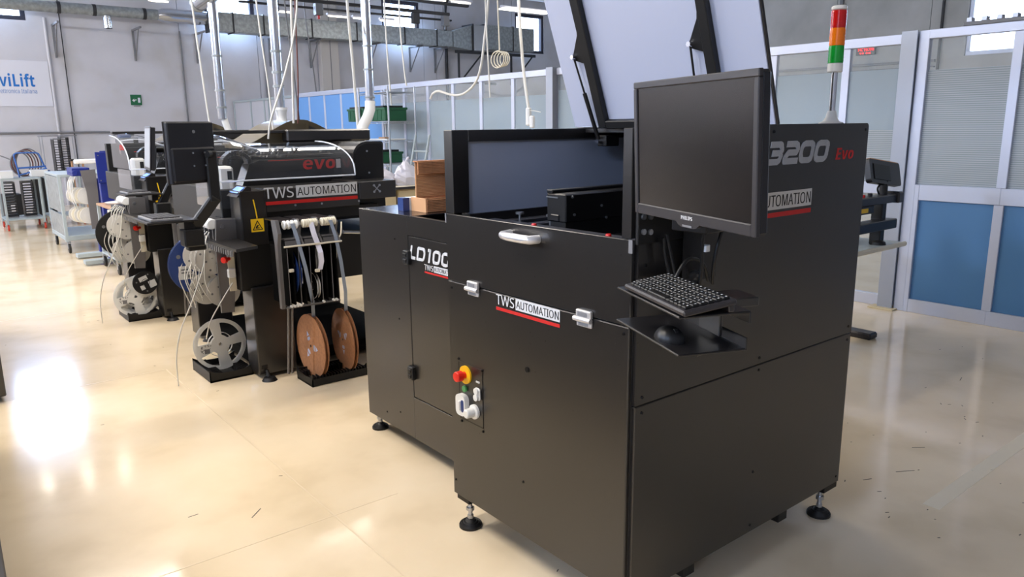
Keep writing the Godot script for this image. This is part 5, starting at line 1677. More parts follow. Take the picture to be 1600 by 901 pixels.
	bx(k1, "door", V(8.385, 0.1, -10.69), V(8.4, 1.80, -10.32), mats["cable_grey"])
	var k2 := thing("low_cupboard", "blurred beige cupboard behind the frosted panes, right of the grey cabinet", "cabinet", V(8.9, 0, -8.9))
	bx(k2, "body", V(8.5, 0.05, -9.8), V(9.2, 1.5, -7.9), mats["beige"])
	bx(k2, "door", V(8.485, 0.1, -9.78), V(8.5, 1.46, -8.86), mats["cream_plastic"])
	bx(k2, "door", V(8.485, 0.1, -8.84), V(8.5, 1.46, -7.92), mats["cream_plastic"])
	# red digital clock and cable duct on the far right wall, seen through the glass
	var ck := thing("digital_clock", "red digital clock high on the far wall, seen through the clear panes", "clock", V(18.98, 3.34, -9.64))
	bx(ck, "case", V(18.93, 3.23, -9.88), V(18.995, 3.45, -9.40), mats["black_plastic"], 0.008)
	letters(ck, "digits", "14:16:06", fonts("Droid Sans", true), V(18.929, 3.32, -9.85), V(0, 0, 1), Vector3.UP, 0.42, 0.10, mats["led_red"], 0.002)
	letters(ck, "digits", "19 06", fonts("Droid Sans", true), V(18.929, 3.25, -9.80), V(0, 0, 1), Vector3.UP, 0.30, 0.045, mats["led_red"], 0.002)
	var cd := setting("trim_2")
	bx(cd, "wall_conduit", V(18.93, 2.96, -19.4), V(18.995, 3.02, -8.0), mats["cable_grey"])
	bx(cd, "wall_conduit", V(18.93, 2.84, -19.4), V(18.995, 2.87, -8.0), mats["cable_grey"])
	bx(cd, "down_pipe", V(18.93, 0, -10.40), V(18.99, 6.5, -10.32), mats["cable_grey"])
	bx(cd, "down_pipe", V(18.93, 0, -7.95), V(18.97, 6.5, -7.90), mats["cable_black"])


# ------------------------------------------------------------------ carts, tables and racks at the far left
func castor(parent: Node3D, at: Vector3, r: float, m: Material) -> void:
	var c := part(parent, "castor", G.new().cyl(at + V(-0.014, r, 0), at + V(0.014, r, 0), r, -1, 18, true, 0.004), m)
	part(c, "castor_fork", G.new().box(at + V(-0.02, r * 1.0, -0.02), at + V(-0.016, r * 2.3, 0.02)).box(at + V(0.016, r * 1.0, -0.02), at + V(0.02, r * 2.3, 0.02)).box(at + V(-0.022, r * 2.25, -0.022), at + V(0.022, r * 2.4, 0.022)), mats["steel"])


func tube_table(called: String, label: String, lo: Vector3, hi: Vector3, shelf_y: float, top: Material, frame: Material, wheel: Material, wr: float, group := "") -> Node3D:
	var t := thing(called, label, "trolley", V((lo.x + hi.x) / 2, 0, (lo.z + hi.z) / 2), group)
	bx(t, "tabletop", V(lo.x, hi.y - 0.025, lo.z), hi, top, 0.003)
	for x in [lo.x + 0.02, hi.x - 0.02]:
		for z in [lo.z + 0.02, hi.z - 0.02]:
			bx(t, "leg", V(x - 0.017, wr * 2.3, z - 0.017), V(x + 0.017, hi.y - 0.025, z + 0.017), frame)
			castor(t, V(x, 0, z), wr, wheel)
	bx(t, "lower_shelf", V(lo.x, shelf_y - 0.02, lo.z), V(hi.x, shelf_y, hi.z), frame)
	return t


func feeder_cart(label: String, at: Vector3, with_panel: bool) -> void:
	var o := thing("feeder_cart", label, "cart", at, "blue feeder carts")
	var blue: Material = mats["feeder_blue"]
	var wh: Material = mats["white_plastic"]
	# upright, foot, head plates
	bx(o, "upright", at + V(0.02, 0.06, -0.09), at + V(0.16, 1.02, 0.0), blue, 0.006)
	bx(o, "foot", at + V(-0.25, 0.02, -0.12), at + V(0.5, 0.07, 0.02), mats["grey_paint"], 0.004)
	if with_panel:
		bx(o, "head_panel", at + V(0.0, 1.0, 0.0), at + V(0.16, 1.37, 0.02), blue, 0.004)
		for p in [V2(0.03, 1.03), V2(0.13, 1.03), V2(0.03, 1.33), V2(0.13, 1.33)]:
			part(o, "bolt", G.new().cyl(at + V(p.x, p.y, 0.019), at + V(p.x, p.y, 0.025), 0.008, -1, 10), mats["steel"])
		bx(o, "side_panel", at + V(0.16, 0.9, -0.6), at + V(0.40, 1.37, -0.55), blue, 0.004)
		part(o, "white_rail", G.new().box(at + V(-0.22, 1.235, -0.1), at + V(0.32, 1.29, -0.04), 0.012), wh)
	if with_panel:
		return
	bx(o, "head_plate", at + V(-0.18, 1.06, -0.42), at + V(0.02, 1.16, -0.02), blue, 0.006)
	part(o, "end_plate", G.new().prism(PackedVector2Array([V2(-0.10, 1.13), V2(0.075, 1.14), V2(0.075, 0.86), V2(0.055, 0.38), V2(-0.045, 0.38), V2(-0.055, 0.86)]), 0.02, 0.035, Transform3D(Basis.IDENTITY, at)), mats["grey_plate"])
	for k in 4:
		part(o, "feeder_nose", G.new().cyl(at + V(-0.15, 1.10, -0.06 - 0.09 * k), at + V(-0.15, 1.10, -0.01 - 0.09 * k), 0.035, -1, 16, true, 0.005), blue)
	for k in 5:
		for y in [0.80, 0.55]:
			part(o, "reel", G.new().cyl(at + V(-0.05 - 0.02 * k, y, -0.05 - 0.075 * k), at + V(-0.05 - 0.02 * k, y, -0.03 - 0.075 * k), 0.105, -1, 28).cyl(at + V(-0.05 - 0.02 * k, y, -0.03 - 0.075 * k), at + V(-0.05 - 0.02 * k, y, -0.026 - 0.075 * k), 0.05, -1, 16), mats["reel_white"] if k % 2 == 0 else mats["cream_plastic"])
	var tp := G.new()
	for k in 8:
		var z := -0.02 - 0.045 * k
		tp.tube([at + V(-0.15, 1.06, z), at + V(-0.19 - 0.01 * (k % 3), 0.96, z), at + V(-0.20, 0.80, z + 0.01), at + V(-0.16 + 0.01 * (k % 4), 0.62, z)], 0.004, 5)
	part(o, "hanging_tapes", tp, mats["cable_white"]).set_meta("kind", "stuff")


func build_far_end() -> void:
	feeder_cart("farther blue feeder cart with a grey end plate and white reels", V(1.87, 0, -11.0), false)
	feeder_cart("nearer blue feeder cart with a tall blue panel, behind the wood-topped stand", V(1.85, 0, -10.35), true)
	# grey trolley behind the carts, wooden stand in front
	var t := thing("grey_trolley", "tall grey sheet-metal trolley on black castors beside the blue carts", "trolley", V(1.9, 0, -12.7))
	bx(t, "side_frame", V(1.60, 0.16, -12.75), V(1.64, 1.05, -12.71), mats["grey_paint"])
	bx(t, "side_frame", V(1.60, 0.16, -11.65), V(1.64, 1.05, -11.61), mats["grey_paint"])
	bx(t, "side_sheet", V(1.605, 0.55, -12.71), V(1.625, 1.02, -11.65), mats["galvanised"])
	bx(t, "side_sheet", V(1.605, 0.20, -12.71), V(1.625, 0.52, -11.65), mats["galvanised"])
	bx(t, "bottom_tray", V(1.60, 0.17, -12.75), V(2.25, 0.24, -11.61), mats["grey_paint"], 0.01)
	bx(t, "top_frame", V(1.60, 1.03, -12.75), V(2.25, 1.06, -11.61), mats["grey_paint"])
	bx(t, "far_frame", V(2.21, 0.16, -12.75), V(2.25, 1.05, -12.71), mats["grey_paint"])
	bx(t, "far_frame", V(2.21, 0.16, -11.65), V(2.25, 1.05, -11.61), mats["grey_paint"])
	for p in [V(1.64, 0, -11.65), V(1.64, 0, -12.7), V(2.2, 0, -11.65), V(2.2, 0, -12.7)]:
		castor(t, p, 0.065, mats["rubber"])
	tube_table("wooden_stand", "small grey wheeled stand with a wooden top, before the blue panel", V(1.78, 0, -10.25), V(2.24, 0.77, -9.45), 0.18, mats["wood_top"], mats["grey_paint"], mats["rubber"], 0.06)
	var pl := solo("white_plate", "white round tray lying on the wooden wheeled stand", "tray", G.new().cyl(V(2.0, 0.771, -9.9), V(2.0, 0.795, -9.9), 0.16, 0.19, 28), mats["white_plastic"], V(2.0, 0.771, -9.9))
	pl.set_meta("category", "tray")
	# castored tables by the back wall
	tube_table("castor_table", "grey tube table on red castors at the left picture edge", V(1.25, 0, -15.75), V(1.82, 0.86, -15.0), 0.19, mats["grey_paint"], mats["grey_paint"], mats["castor_red"], 0.05, "grey tables on red castors")
	tube_table("castor_table", "grey tube table on red castors, right of the cable coil", V(1.90, 0, -15.9), V(2.45, 0.86, -15.2), 0.19, mats["grey_paint"], mats["grey_paint"], mats["castor_red"], 0.05, "grey tables on red castors")
	for e in [[1.30, "dark slotted board rack on the lower shelf at the picture edge"], [1.57, "dark slotted board rack on the lower shelf, right of its twin"]]:
		board_rack(V(e[0], 0.19, -15.6), 0.17, 0.60, e[1], "slotted board racks under the table")
	board_rack(V(2.14, 0.86, -15.75), 0.12, 0.64, "tall slotted board rack against the wall, left of two", "tall slotted board racks")
	board_rack(V(2.42, 0.80, -16.9), 0.14, 0.72, "tall slotted board rack against the wall, right of two", "tall slotted board racks")
	var rk := thing("rack_frame", "thin-topped wire frame between the two tall slotted racks", "rack", V(2.4, 0, -16.9))
	bx(rk, "top_plate", V(2.12, 1.53, -17.1), V(2.72, 1.545, -16.7), mats["cable_grey"])
	for p in [V2(2.14, -16.72), V2(2.70, -16.72), V2(2.14, -17.08), V2(2.70, -17.08)]:
		part(rk, "rod", G.new().cyl(V(p.x, 0, p.y), V(p.x, 1.53, p.y), 0.007, -1, 8), mats["steel"])
	bx(rk, "base_shelf", V(2.12, 0.76, -17.1), V(2.72, 0.79, -16.7), mats["cable_grey"])
	board_rack(V(2.95, 0.0, -14.6), 0.30, 1.50, "dark slotted cabinet with grey trays behind the blue cart", "")
	var bm := thing("beamer_box", "small dark box with a cable on top of the dark slotted cabinet", "device", V(3.1, 1.5, -14.5))
	bx(bm, "box", V(3.0, 1.5, -14.65), V(3.18, 1.6, -14.45), mats["reel_blue"], 0.01)
	bx(bm, "connector", V(3.18, 1.52, -14.58), V(3.24, 1.57, -14.5), mats["cable_grey"], 0.004)
	# on the tables: papers, coil of grey hose, blue tube frame, device
	var ps := thing("paper_stack", "stack of white papers on the table at the left picture edge", "papers", V(1.36, 0.86, -15.25))
	bx(ps, "sheets", V(1.27, 0.862, -15.35), V(1.45, 0.98, -15.12), mats["white_plastic"], 0.003)
	bx(ps, "top_sheet", V(1.28, 0.98, -15.34), V(1.46, 0.984, -15.13), mats["sign_white"], 0.0)
	var dv := thing("white_device", "white box-shaped device with a blue end beside the blue tube frame", "device", V(1.9, 0.86, -15.4))
	bx(dv, "case", V(1.72, 0.862, -15.5), V(1.98, 0.98, -15.28), mats["white_plastic"], 0.008)
	bx(dv, "blue_end", V(1.98, 0.875, -15.47), V(2.02, 0.965, -15.31), mats["reel_blue"], 0.004)
	var fr := thing("blue_tube_frame", "blue bent-tube frame standing on the table before the cable coil", "frame", V(1.72, 0.86, -15.4))
	part(fr, "tube_loop", G.new().tube([V(1.56, 1.0, -15.45), V(1.535, 1.22, -15.45), V(1.56, 1.26, -15.45), V(1.87, 1.26, -15.45), V(1.90, 1.23, -15.45), V(1.96, 1.02, -15.45)], 0.013, 8), mats["frame_blue"])
	part(fr, "base_bar", G.new().cyl(V(1.55, 1.01, -15.45), V(1.98, 1.03, -15.45), 0.016, -1, 10).cyl(V(1.56, 0.90, -15.35), V(1.98, 1.0, -15.35), 0.013, -1, 10).cyl(V(1.56, 0.862, -15.35), V(1.56, 1.01, -15.45), 0.012, -1, 8).cyl(V(1.96, 0.862, -15.35), V(1.97, 1.03, -15.45), 0.012, -1, 8), mats["frame_blue"])
	var co := thing("hose_coil", "coil of grey hose behind the blue tube frame", "hose", V(1.65, 0.86, -15.6))
	for k in 5:
		var pts := []
		var rr := 0.17 + 0.012 * k
		for i in 17:
			var w := TAU * i / 16.0
			pts.append(V(1.62 + 0.035 * k + cos(w) * rr * 0.85, 1.08 + sin(w) * rr * 1.15, -15.56 - 0.03 * k))
		part(co, "loop", G.new().tube(pts, 0.011, 7), mats["cable_grey"] if k % 2 == 0 else mats["cable_red"])
	part(co, "tail", G.new().tube([V(1.50, 1.15, -15.6), V(1.30, 1.24, -15.7), V(1.05, 1.20, -15.8)], 0.011, 7), mats["cable_grey"])
	var y := thing("yellow_barrier", "black stand with a bright yellow edge under the right castor table", "stand", V(2.2, 0, -17.4))
	bx(y, "black_board", V(1.95, 0.16, -17.5), V(2.19, 0.80, -17.44), mats["black_deep"], 0.004)
	bx(y, "yellow_edge", V(2.19, 0.22, -17.5), V(2.30, 0.82, -17.44), mats["warning_yellow"], 0.006)
	bx(y, "foot", V(1.93, 0.0, -17.6), V(2.32, 0.16, -17.35), mats["black_deep"], 0.006)
	for e in [[V(1.45, 0.0, -17.7), V(1.75, 0.45, -17.3), "black crate on the floor below the castor tables"]]:
		var c := thing("black_crate", e[2], "crate", V(1.6, 0, -17.5))
		part(c, "body", G.new().box(e[0], e[1], 0.01), mats["black_deep"])
		bx(c, "white_item", V(1.55, 0.12, -17.30), V(1.62, 0.25, -17.28), mats["white_plastic"], 0.004)
	var wd := thing("wooden_stool_frame", "small pale wooden frame beside the right slotted rack", "frame", V(2.62, 0, -16.3))
	for x in [2.52, 2.70]:
		bx(wd, "leg", V(x - 0.015, 0, -16.35), V(x + 0.015, 1.08, -16.3), mats["cardboard_pale"])
	bx(wd, "top", V(2.49, 1.08, -16.4), V(2.73, 1.11, -16.2), mats["black_deep"])


func board_rack(at: Vector3, w: float, h: float, label: String, group: String) -> void:
	var o := thing("board_rack", label, "rack", at, group)
	bx(o, "base", at + V(0, 0, 0), at + V(w, 0.02, 0.32), mats["cable_grey"])
	bx(o, "top", at + V(0, h - 0.02, 0), at + V(w, h, 0.32), mats["cable_grey"])
	for x in [0.0, w - 0.012]:
		bx(o, "slotted_side", at + V(x, 0.02, 0.01), at + V(x + 0.012, h - 0.02, 0.31), mats["black_deep"])
	var g := G.new()
	var n := int(h / 0.045)
	for k in n:
		g.box(at + V(0.014, 0.035 + k * 0.045, 0.02), at + V(w - 0.014, 0.042 + k * 0.045, 0.315))
	var b := part(o, "boards", g, mats["bezel"])
	b.set_meta("kind", "stuff")


# ------------------------------------------------------------------ ducts, pipes, lamps, cables overhead
func lamp(x0: float, x1: float, y: float, z: float, energy: float, lit := true) -> void:
	var o := thing("ceiling_lamp", "bright fluorescent batten of the lamp rows under the roof", "lamp", V((x0 + x1) / 2, y, z), "fluorescent battens in rows")
	bx(o, "housing", V(x0 - 0.03, y + 0.012, z - 0.05), V(x1 + 0.03, y + 0.06, z + 0.05), mats["sign_white"], 0.006)
	var wd := 0.08 if x1 - x0 < 1.0 else 0.34
	if wd < 0.1:
		part(o, "lamp_tube", G.new().cyl(V(x0, y - 0.006, z), V(x1, y - 0.006, z), 0.016, -1, 12), mats["lamp_tube"])
	else:
		bx(o, "lamp_diffuser", V(x0, y - 0.012, z - wd / 2), V(x1, y + 0.012, z + wd / 2), mats["lamp_diffuser"], 0.004)
	for x in [x0 + 0.05, x1 - 0.05]:
		part(o, "hanger", G.new().cyl(V(x, y + 0.06, z), V(x, 6.5, z), 0.003, -1, 5), mats["cable_grey"])
	if lit:
		if z < -12.0:
			var p := OmniLight3D.new()
			p.name = "lamp_light"
			p.light_energy = energy * 0.35
			p.light_color = Color(1.0, 0.965, 0.92)
			p.light_size = 0.05
			p.omni_range = 40.0
			p.omni_attenuation = 2.0
			p.shadow_enabled = true
			o.add_child(p)
			p.position = V(0, -0.11, 0)
			return
		var l := AreaLight3D.new()
		l.name = "lamp_light"
		l.area_size = Vector2(x1 - x0, wd)
		l.light_energy = energy
		l.light_color = Color(1.0, 0.965, 0.92)
		l.shadow_enabled = true
		l.set("area_range", 40.0)
		o.add_child(l)
		l.position = V(0, -0.035, 0)
		l.rotation = V(-PI / 2, 0, 0)


func build_overhead() -> void:
	# two rows that the photograph shows, and the rows over the near half of the hall
	for e in [[4.40, 4.78], [7.02, 7.42], [8.32, 8.85], [8.97, 9.30], [9.70, 10.05]]:
		lamp(e[0], e[1], 4.2, -17.2, LAMP_E * 0.04)
	for e in [[0.98, 1.36], [1.58, 1.95], [2.15, 2.52], [8.85, 9.38], [9.52, 10.02]]:
		lamp(e[0], e[1], 4.2, -13.85, LAMP_E * 0.04)
	for z in [-9.6, -5.4]:
		for e in [[-4.5, 0.8], [-0.8, 1.25], [1.5, 0.7], [4.5, 0.45]]:
			lamp(e[0] - 0.7, e[0] + 0.7, 4.2, z, LAMP_E * e[1])
	for z in [-17.2, -13.85]:
		for x in [-6.6, -4.4, -2.2]:
			lamp(x - 0.7, x + 0.7, 4.2, z, LAMP_E * 1.2)
	for e in [[-4.5, -1.6, 0.8], [-0.5, -2.6, 1.3], [-4.5, 2.6, 0.6]]:
		lamp(e[0] - 0.7, e[0] + 0.7, 4.2, e[1], LAMP_E * e[2])
	for z in [-14.0, -8.0, -2.0]:
		lamp(11.0, 12.4, 4.2, z, LAMP_E * 0.6)
	# round duct on brackets, then the rectangular one, then the wide box
	var galv: Material = mats["galvanised"]
	var d := thing("air_duct", "galvanised air duct on wall brackets, round then rectangular, below the windows", "duct", V(8.5, 4.1, -18.95))
	part(d, "round_duct", G.new().cyl(V(-7.9, 4.16, -18.95), V(5.0, 4.16, -18.95), 0.115, -1, 24), galv)
	for x in [3.05, 3.72, 4.72, 1.4, -1.5]:
		part(d, "clamp_band", G.new().cyl(V(x - 0.035, 4.16, -18.95), V(x + 0.035, 4.16, -18.95), 0.122, -1, 24), mats["duct_dark"])
	part(d, "branch_stub", G.new().cyl(V(3.96, 3.80, -18.95), V(3.96, 4.06, -18.95), 0.085, -1, 20).cyl(V(3.96, 3.80, -18.95), V(3.96, 3.815, -18.95), 0.092, -1, 20), mats["bright_pipe"])
	part(d, "sleeve", G.new().lathe([V2(0.11, 0), V2(0.15, 0.12), V2(0.16, 0.3), V2(0.15, 0.6), V2(0.165, 0.8), V2(0.15, 1.1)], Transform3D(Basis(V(0, -1, 0), V(1, 0, 0), V(0, 0, 1)), V(5.0, 4.16, -18.95)), 24, true), mats["bright_pipe"])
	var secs := [6.1, 6.62, 7.36, 8.6, 9.85, 11.3, 12.35, 12.9]
	for k in secs.size() - 1:
		bx(d, "duct_section", V(secs[k] + 0.012, 3.87, -19.12), V(secs[k + 1] - 0.012, 4.30, -18.72), galv, 0.006)
		bx(d, "flange", V(secs[k] - 0.014, 3.85, -19.14), V(secs[k] + 0.014, 4.32, -18.70), mats["duct_dark"], 0.002)
	part(d, "transition", G.new().prism(PackedVector2Array([V2(12.9, 3.87), V2(13.55, 3.80), V2(13.55, 4.50), V2(12.9, 4.30)]), -19.15, -18.70), galv)
	bx(d, "flange", V(13.55, 3.79, -19.2), V(13.6, 4.54, -18.66), mats["duct_dark"], 0.002)
	bx(d, "bright_collar", V(13.6, 3.80, -19.2), V(14.05, 4.52, -18.68), mats["bright_pipe"], 0.006)
	for e in [[14.05, 15.1], [15.1, 15.95]]:
		bx(d, "box_section", V(e[0] + 0.01, 3.86, -19.25), V(e[1] - 0.01, 4.55, -18.70), galv, 0.006)
		bx(d, "flange", V(e[0] - 0.012, 3.85, -19.27), V(e[0] + 0.012, 4.57, -18.68), mats["duct_dark"], 0.002)
	bx(d, "support_beam", V(12.95, 3.70, -18.72), V(15.95, 3.78, -18.64), mats["duct_dark"], 0.002)
	for x in [13.05, 15.0]:
		part(d, "support_frame", G.new().cyl(V(x, 2.85, -18.68), V(x, 3.72, -18.68), 0.035, -1, 8).cyl(V(x, 2.85, -18.68), V(x + 0.85, 3.72, -18.68), 0.025, -1, 8), mats["duct_dark"])
	part(d, "support_frame", G.new().cyl(V(13.05, 2.87, -18.68), V(14.4, 2.87, -18.68), 0.03, -1, 8), mats["duct_dark"])
	for x in [2.98, 4.57, 5.95, 7.75, 8.85, 10.55, 11.9, 12.75]:
		var br := part(d, "wall_bracket", G.new().box(V(x - 0.02, 3.83, -19.5), V(x + 0.02, 3.87, -18.75), 0.002).box(V(x - 0.02, 3.18, -19.5), V(x + 0.02, 3.87, -19.46), 0.002), mats["cable_grey"])
		part(br, "bracket_brace", G.new().cyl(V(x, 3.20, -19.47), V(x, 3.84, -18.95), 0.016, -1, 8), mats["cable_grey"])
	# busbar and cable trunking running with the lamp rows
	for e in [[4.42, -17.0, 3.9, 11.6, 0.035], [4.62, -16.7, 6.0, 12.0, 0.028], [4.34, -17.35, 6.3, 11.9, 0.02]]:
		var ct := thing("cable_trunking", {0.035: "long dark cable trunking under the roof, just over the lamps", 0.028: "upper dark cable trunking, highest of three", 0.02: "thin dark conduit running lowest beside the lamps"}[e[4]], "trunking", V(e[2], e[0], e[1]), "cable trunking under the roof")
		bx(ct, "channel", V(e[2], e[0], e[1] - 0.05), V(e[3], e[0] + e[4] * 2.0, e[1] + 0.05), mats["duct_dark"], 0.004)
		for x in [e[2] + 0.2, (e[2] + e[3]) / 2, e[3] - 0.2]:
			part(ct, "hanger", G.new().cyl(V(x, e[0] + 0.03, e[1]), V(x, 6.5, e[1]), 0.006, -1, 6), mats["cable_grey"])
	for k in 4:
		var x: float = [6.95, 8.0, 10.6, 11.5][k]
		var bo := thing("junction_box", ["small junction box hanging at the left end of the trunking", "grey junction box with a red plug on the trunking", "box-shaped hoist hanging before the middle window", "smaller hook box before the middle window"][k], "junction box", V(x, 4.3, -17.0))
		bx(bo, "box", V(x - 0.09, 4.16, -17.1), V(x + 0.09, 4.42, -16.95), mats["duct_dark"] if k % 2 == 0 else mats["cable_grey"], 0.01)
		part(bo, "plug", G.new().cyl(V(x, 4.16, -17.02), V(x, 4.08, -17.02), 0.03, -1, 12), mats["print_red"] if k == 1 else mats["cable_grey"])
	# galvanised header over the machines and its drops
	var h := thing("exhaust_header", "horizontal galvanised pipe over the farther machine, ending above its drop pipe", "duct", V(2.5, 2.85, -6.0))
	part(h, "pipe", G.new().cyl(V(2.56, 2.86, -8.15), V(1.85, 2.86, -1.5), 0.075, -1, 24), mats["bright_pipe"])
	part(h, "end_cap", G.new().cyl(V(2.567, 2.86, -8.22), V(2.557, 2.86, -8.12), 0.082, -1, 24), mats["galvanised"])
	drop_pipe("galvanised drop pipe to the farther machine, left of the crossing cables", V(2.52, 0, -7.65), 1.72, 2.80, 0.042, [2.3, 1.98, 1.82])
	drop_pipe("galvanised drop pipe to the nearer machine's arched hood", V(2.285, 0, -5.62), 1.765, 2.84, 0.036, [2.17, 2.02, 1.92])
	var e2 := drop_pipe("galvanised drop pipe with a white elbow, right of the arched hood", V(4.06, 0, -7.5), 1.86, 4.3, 0.048, [2.46, 2.22, 1.93])
	part(e2, "white_elbow", G.new().tube([V(4.06, 1.90, -7.5), V(4.06, 1.84, -7.5), V(4.02, 1.75, -7.48), V(3.95, 1.66, -7.46), V(3.90, 1.55, -7.45), V(3.88, 1.40, -7.45)], 0.056, 16), mats["white_plastic"])
	var e3 := thing("hose_spout", "white hose spout joining the drop pipe to the arched hood", "hose", V(2.285, 1.68, -5.62))
	part(e3, "spout", G.new().lathe([V2(0.042, 0), V2(0.036, 0.02), V2(0.038, 0.05), V2(0.046, 0.085), V2(0.046, 0.095), V2(0.0, 0.095)], Transform3D(Basis.IDENTITY, V(2.29, 1.675, -5.62)), 18, true), mats["white_plastic"])
	part(e3, "collar", G.new().cyl(V(2.29, 1.755, -5.62), V(2.29, 1.775, -5.62), 0.048, -1, 18), mats["white_plastic"])
	var e4 := thing("hose_spout", "white hose spout below the farther drop pipe", "hose", V(2.55, 1.6, -7.65))
	part(e4, "spout", G.new().tube([V(2.53, 1.76, -7.65), V(2.545, 1.68, -7.65), V(2.58, 1.56, -7.64)], 0.032, 12), mats["white_plastic"])
	part(e4, "collar", G.new().cyl(V(2.525, 1.75, -7.65), V(2.525, 1.775, -7.65), 0.038, -1, 16), mats["white_plastic"])
	# hanging cables
	var wh: Material = mats["cable_white"]
	cable("thin white cable hanging to the farther machine's left", [V(2.30, 3.2, -7.6), V(2.33, 2.5, -7.6), V(2.36, 1.95, -7.6), V(2.39, 1.45, -7.6)], 0.009, wh)
	cable("thin white cable hanging left of the nearer drop pipe", [V(2.13, 3.0, -5.6), V(2.17, 2.3, -5.6), V(2.20, 1.9, -5.6), V(2.21, 1.60, -5.6)], 0.006, wh)
	cable("white cable slanting down across its neighbours to the arched hood", [V(2.40, 3.0, -5.42), V(2.375, 2.42, -5.42), V(2.27, 2.04, -5.42), V(2.12, 1.66, -5.42), V(2.11, 1.55, -5.45)], 0.0075, wh)
	cable("dark cable falling behind the slanting white one", [V(2.36, 3.0, -5.62), V(2.38, 2.5, -5.62), V(2.41, 2.04, -5.62), V(2.43, 1.65, -5.62)], 0.006, mats["cable_grey"])
	cable("white air hose hanging straight to the arched hood", [V(2.40, 3.0, -5.5), V(2.36, 2.2, -5.5), V(2.345, 1.95, -5.5), V(2.34, 1.66, -5.52)], 0.009, wh)
	cable("brownish cable hanging beside the straight white air hose", [V(2.40, 3.0, -5.46), V(2.385, 2.4, -5.46), V(2.37, 1.95, -5.46), V(2.365, 1.66, -5.5)], 0.006, mats["cable_red"])
	cable("dark cable hanging before the wall bracket, left of the pillar", [V(8.10, 6.5, -18.0), V(8.10, 4.6, -18.0), V(8.16, 3.7, -18.0), V(8.24, 2.95, -18.0), V(8.3, 2.0, -18.0)], 0.016, mats["cable_grey"])
	cable("pale twin cable hanging left of the elbowed drop pipe", [V(4.10, 6.5, -8.0), V(4.10, 3.6, -8.0), V(4.11, 2.9, -8.0), V(4.14, 2.2, -8.0), V(4.16, 1.5, -8.0)], 0.016, wh)
	cable("white cable hanging before the left half of the middle window", [V(6.3, 6.5, -11.02), V(6.3, 4.4, -11.02), V(6.3, 3.5, -11.02), V(6.3, 2.5, -10.98), V(6.32, 1.75, -10.95)], 0.014, wh)
	cable("white cable hanging to the green bin shelf", [V(6.3, 6.5, -10.55), V(6.3, 3.9, -10.55), V(6.3, 3.17, -10.57), V(6.3, 2.45, -10.49), V(6.32, 2.25, -10.48)], 0.012, wh)
	cable("thick white hose sagging along the partition top", [V(6.3, 6.5, -8.25), V(6.3, 3.9, -8.25), V(6.3, 3.23, -8.31), V(6.3, 2.76, -8.41), V(6.3, 2.36, -8.52), V(6.3, 2.17, -8.68), V(6.3, 2.06, -8.99), V(6.3, 2.08, -9.30), V(6.3, 2.135, -9.55), V(6.3, 2.11, -9.70), V(6.3, 2.03, -9.78)], 0.017, wh)
	cable("thin pale cable behind the sagging white hose", [V(6.0, 6.5, -7.98), V(6.0, 3.5, -7.98), V(6.0, 2.78, -7.96), V(6.0, 2.3, -7.93), V(6.0, 1.98, -7.91)], 0.010, wh)
	var cc := cable("coiled pale cable hanging before the wide duct box", [V(6.0, 6.5, -7.74), V(6.0, 3.6, -7.74), V(6.0, 3.0, -7.72), V(6.0, 2.54, -7.70)], 0.009, mats["cream_plastic"])
	for k in 4:
		var pts := []
		for i in 17:
			var w := TAU * i / 16.0
			pts.append(V(6.0 + 0.015 * k, 2.435 + sin(w) * (0.10 - 0.006 * k), -7.70 + 0.03 * (k - 1.5) + cos(w) * (0.13 - 0.012 * k)))
		part(cc, "coil_loop", G.new().tube(pts, 0.008, 6), mats["cream_plastic"])
	var pl := cable("thick white cable with a dangling plug, in front of the open lid", [V(5.0, 6.5, -6.12), V(5.0, 3.6, -6.12), V(5.0, 2.84, -6.1), V(5.0, 2.15, -6.03), V(5.0, 1.80, -5.96)], 0.016, wh)
	part(pl, "plug", G.new().box(V(4.975, 1.62, -5.985), V(5.025, 1.80, -5.93), 0.012).box(V(4.98, 1.60, -5.93), V(5.02, 1.72, -5.875), 0.01), mats["white_plastic"])
	part(pl, "cord_end", G.new().tube([V(5.0, 1.77, -5.95), V(5.0, 1.765, -5.86), V(5.0, 1.75, -5.77)], 0.004, 6), wh)


const LAMP_E := 9.0


func drop_pipe(label: String, at: Vector3, y0: float, y1: float, r: float, clamps: Array) -> Node3D:
	var o := thing("drop_pipe", label, "pipe", V(at.x, y0, at.z), "galvanised drop pipes")
	part(o, "pipe", G.new().cyl(V(at.x, y0, at.z), V(at.x, y1, at.z), r, -1, 22), mats["bright_pipe"])
	for y in clamps:
		part(o, "clamp", G.new().cyl(V(at.x, y, at.z), V(at.x, y + 0.018, at.z), r * 1.16, -1, 22), mats["galvanised"])
	return o


func cable(label: String, pts: Array, r: float, m: Material) -> MeshInstance3D:
	return solo("hanging_cable", label, "cable", G.new().tube(pts, r, 8), m, pts[pts.size() - 1], "hanging cables")


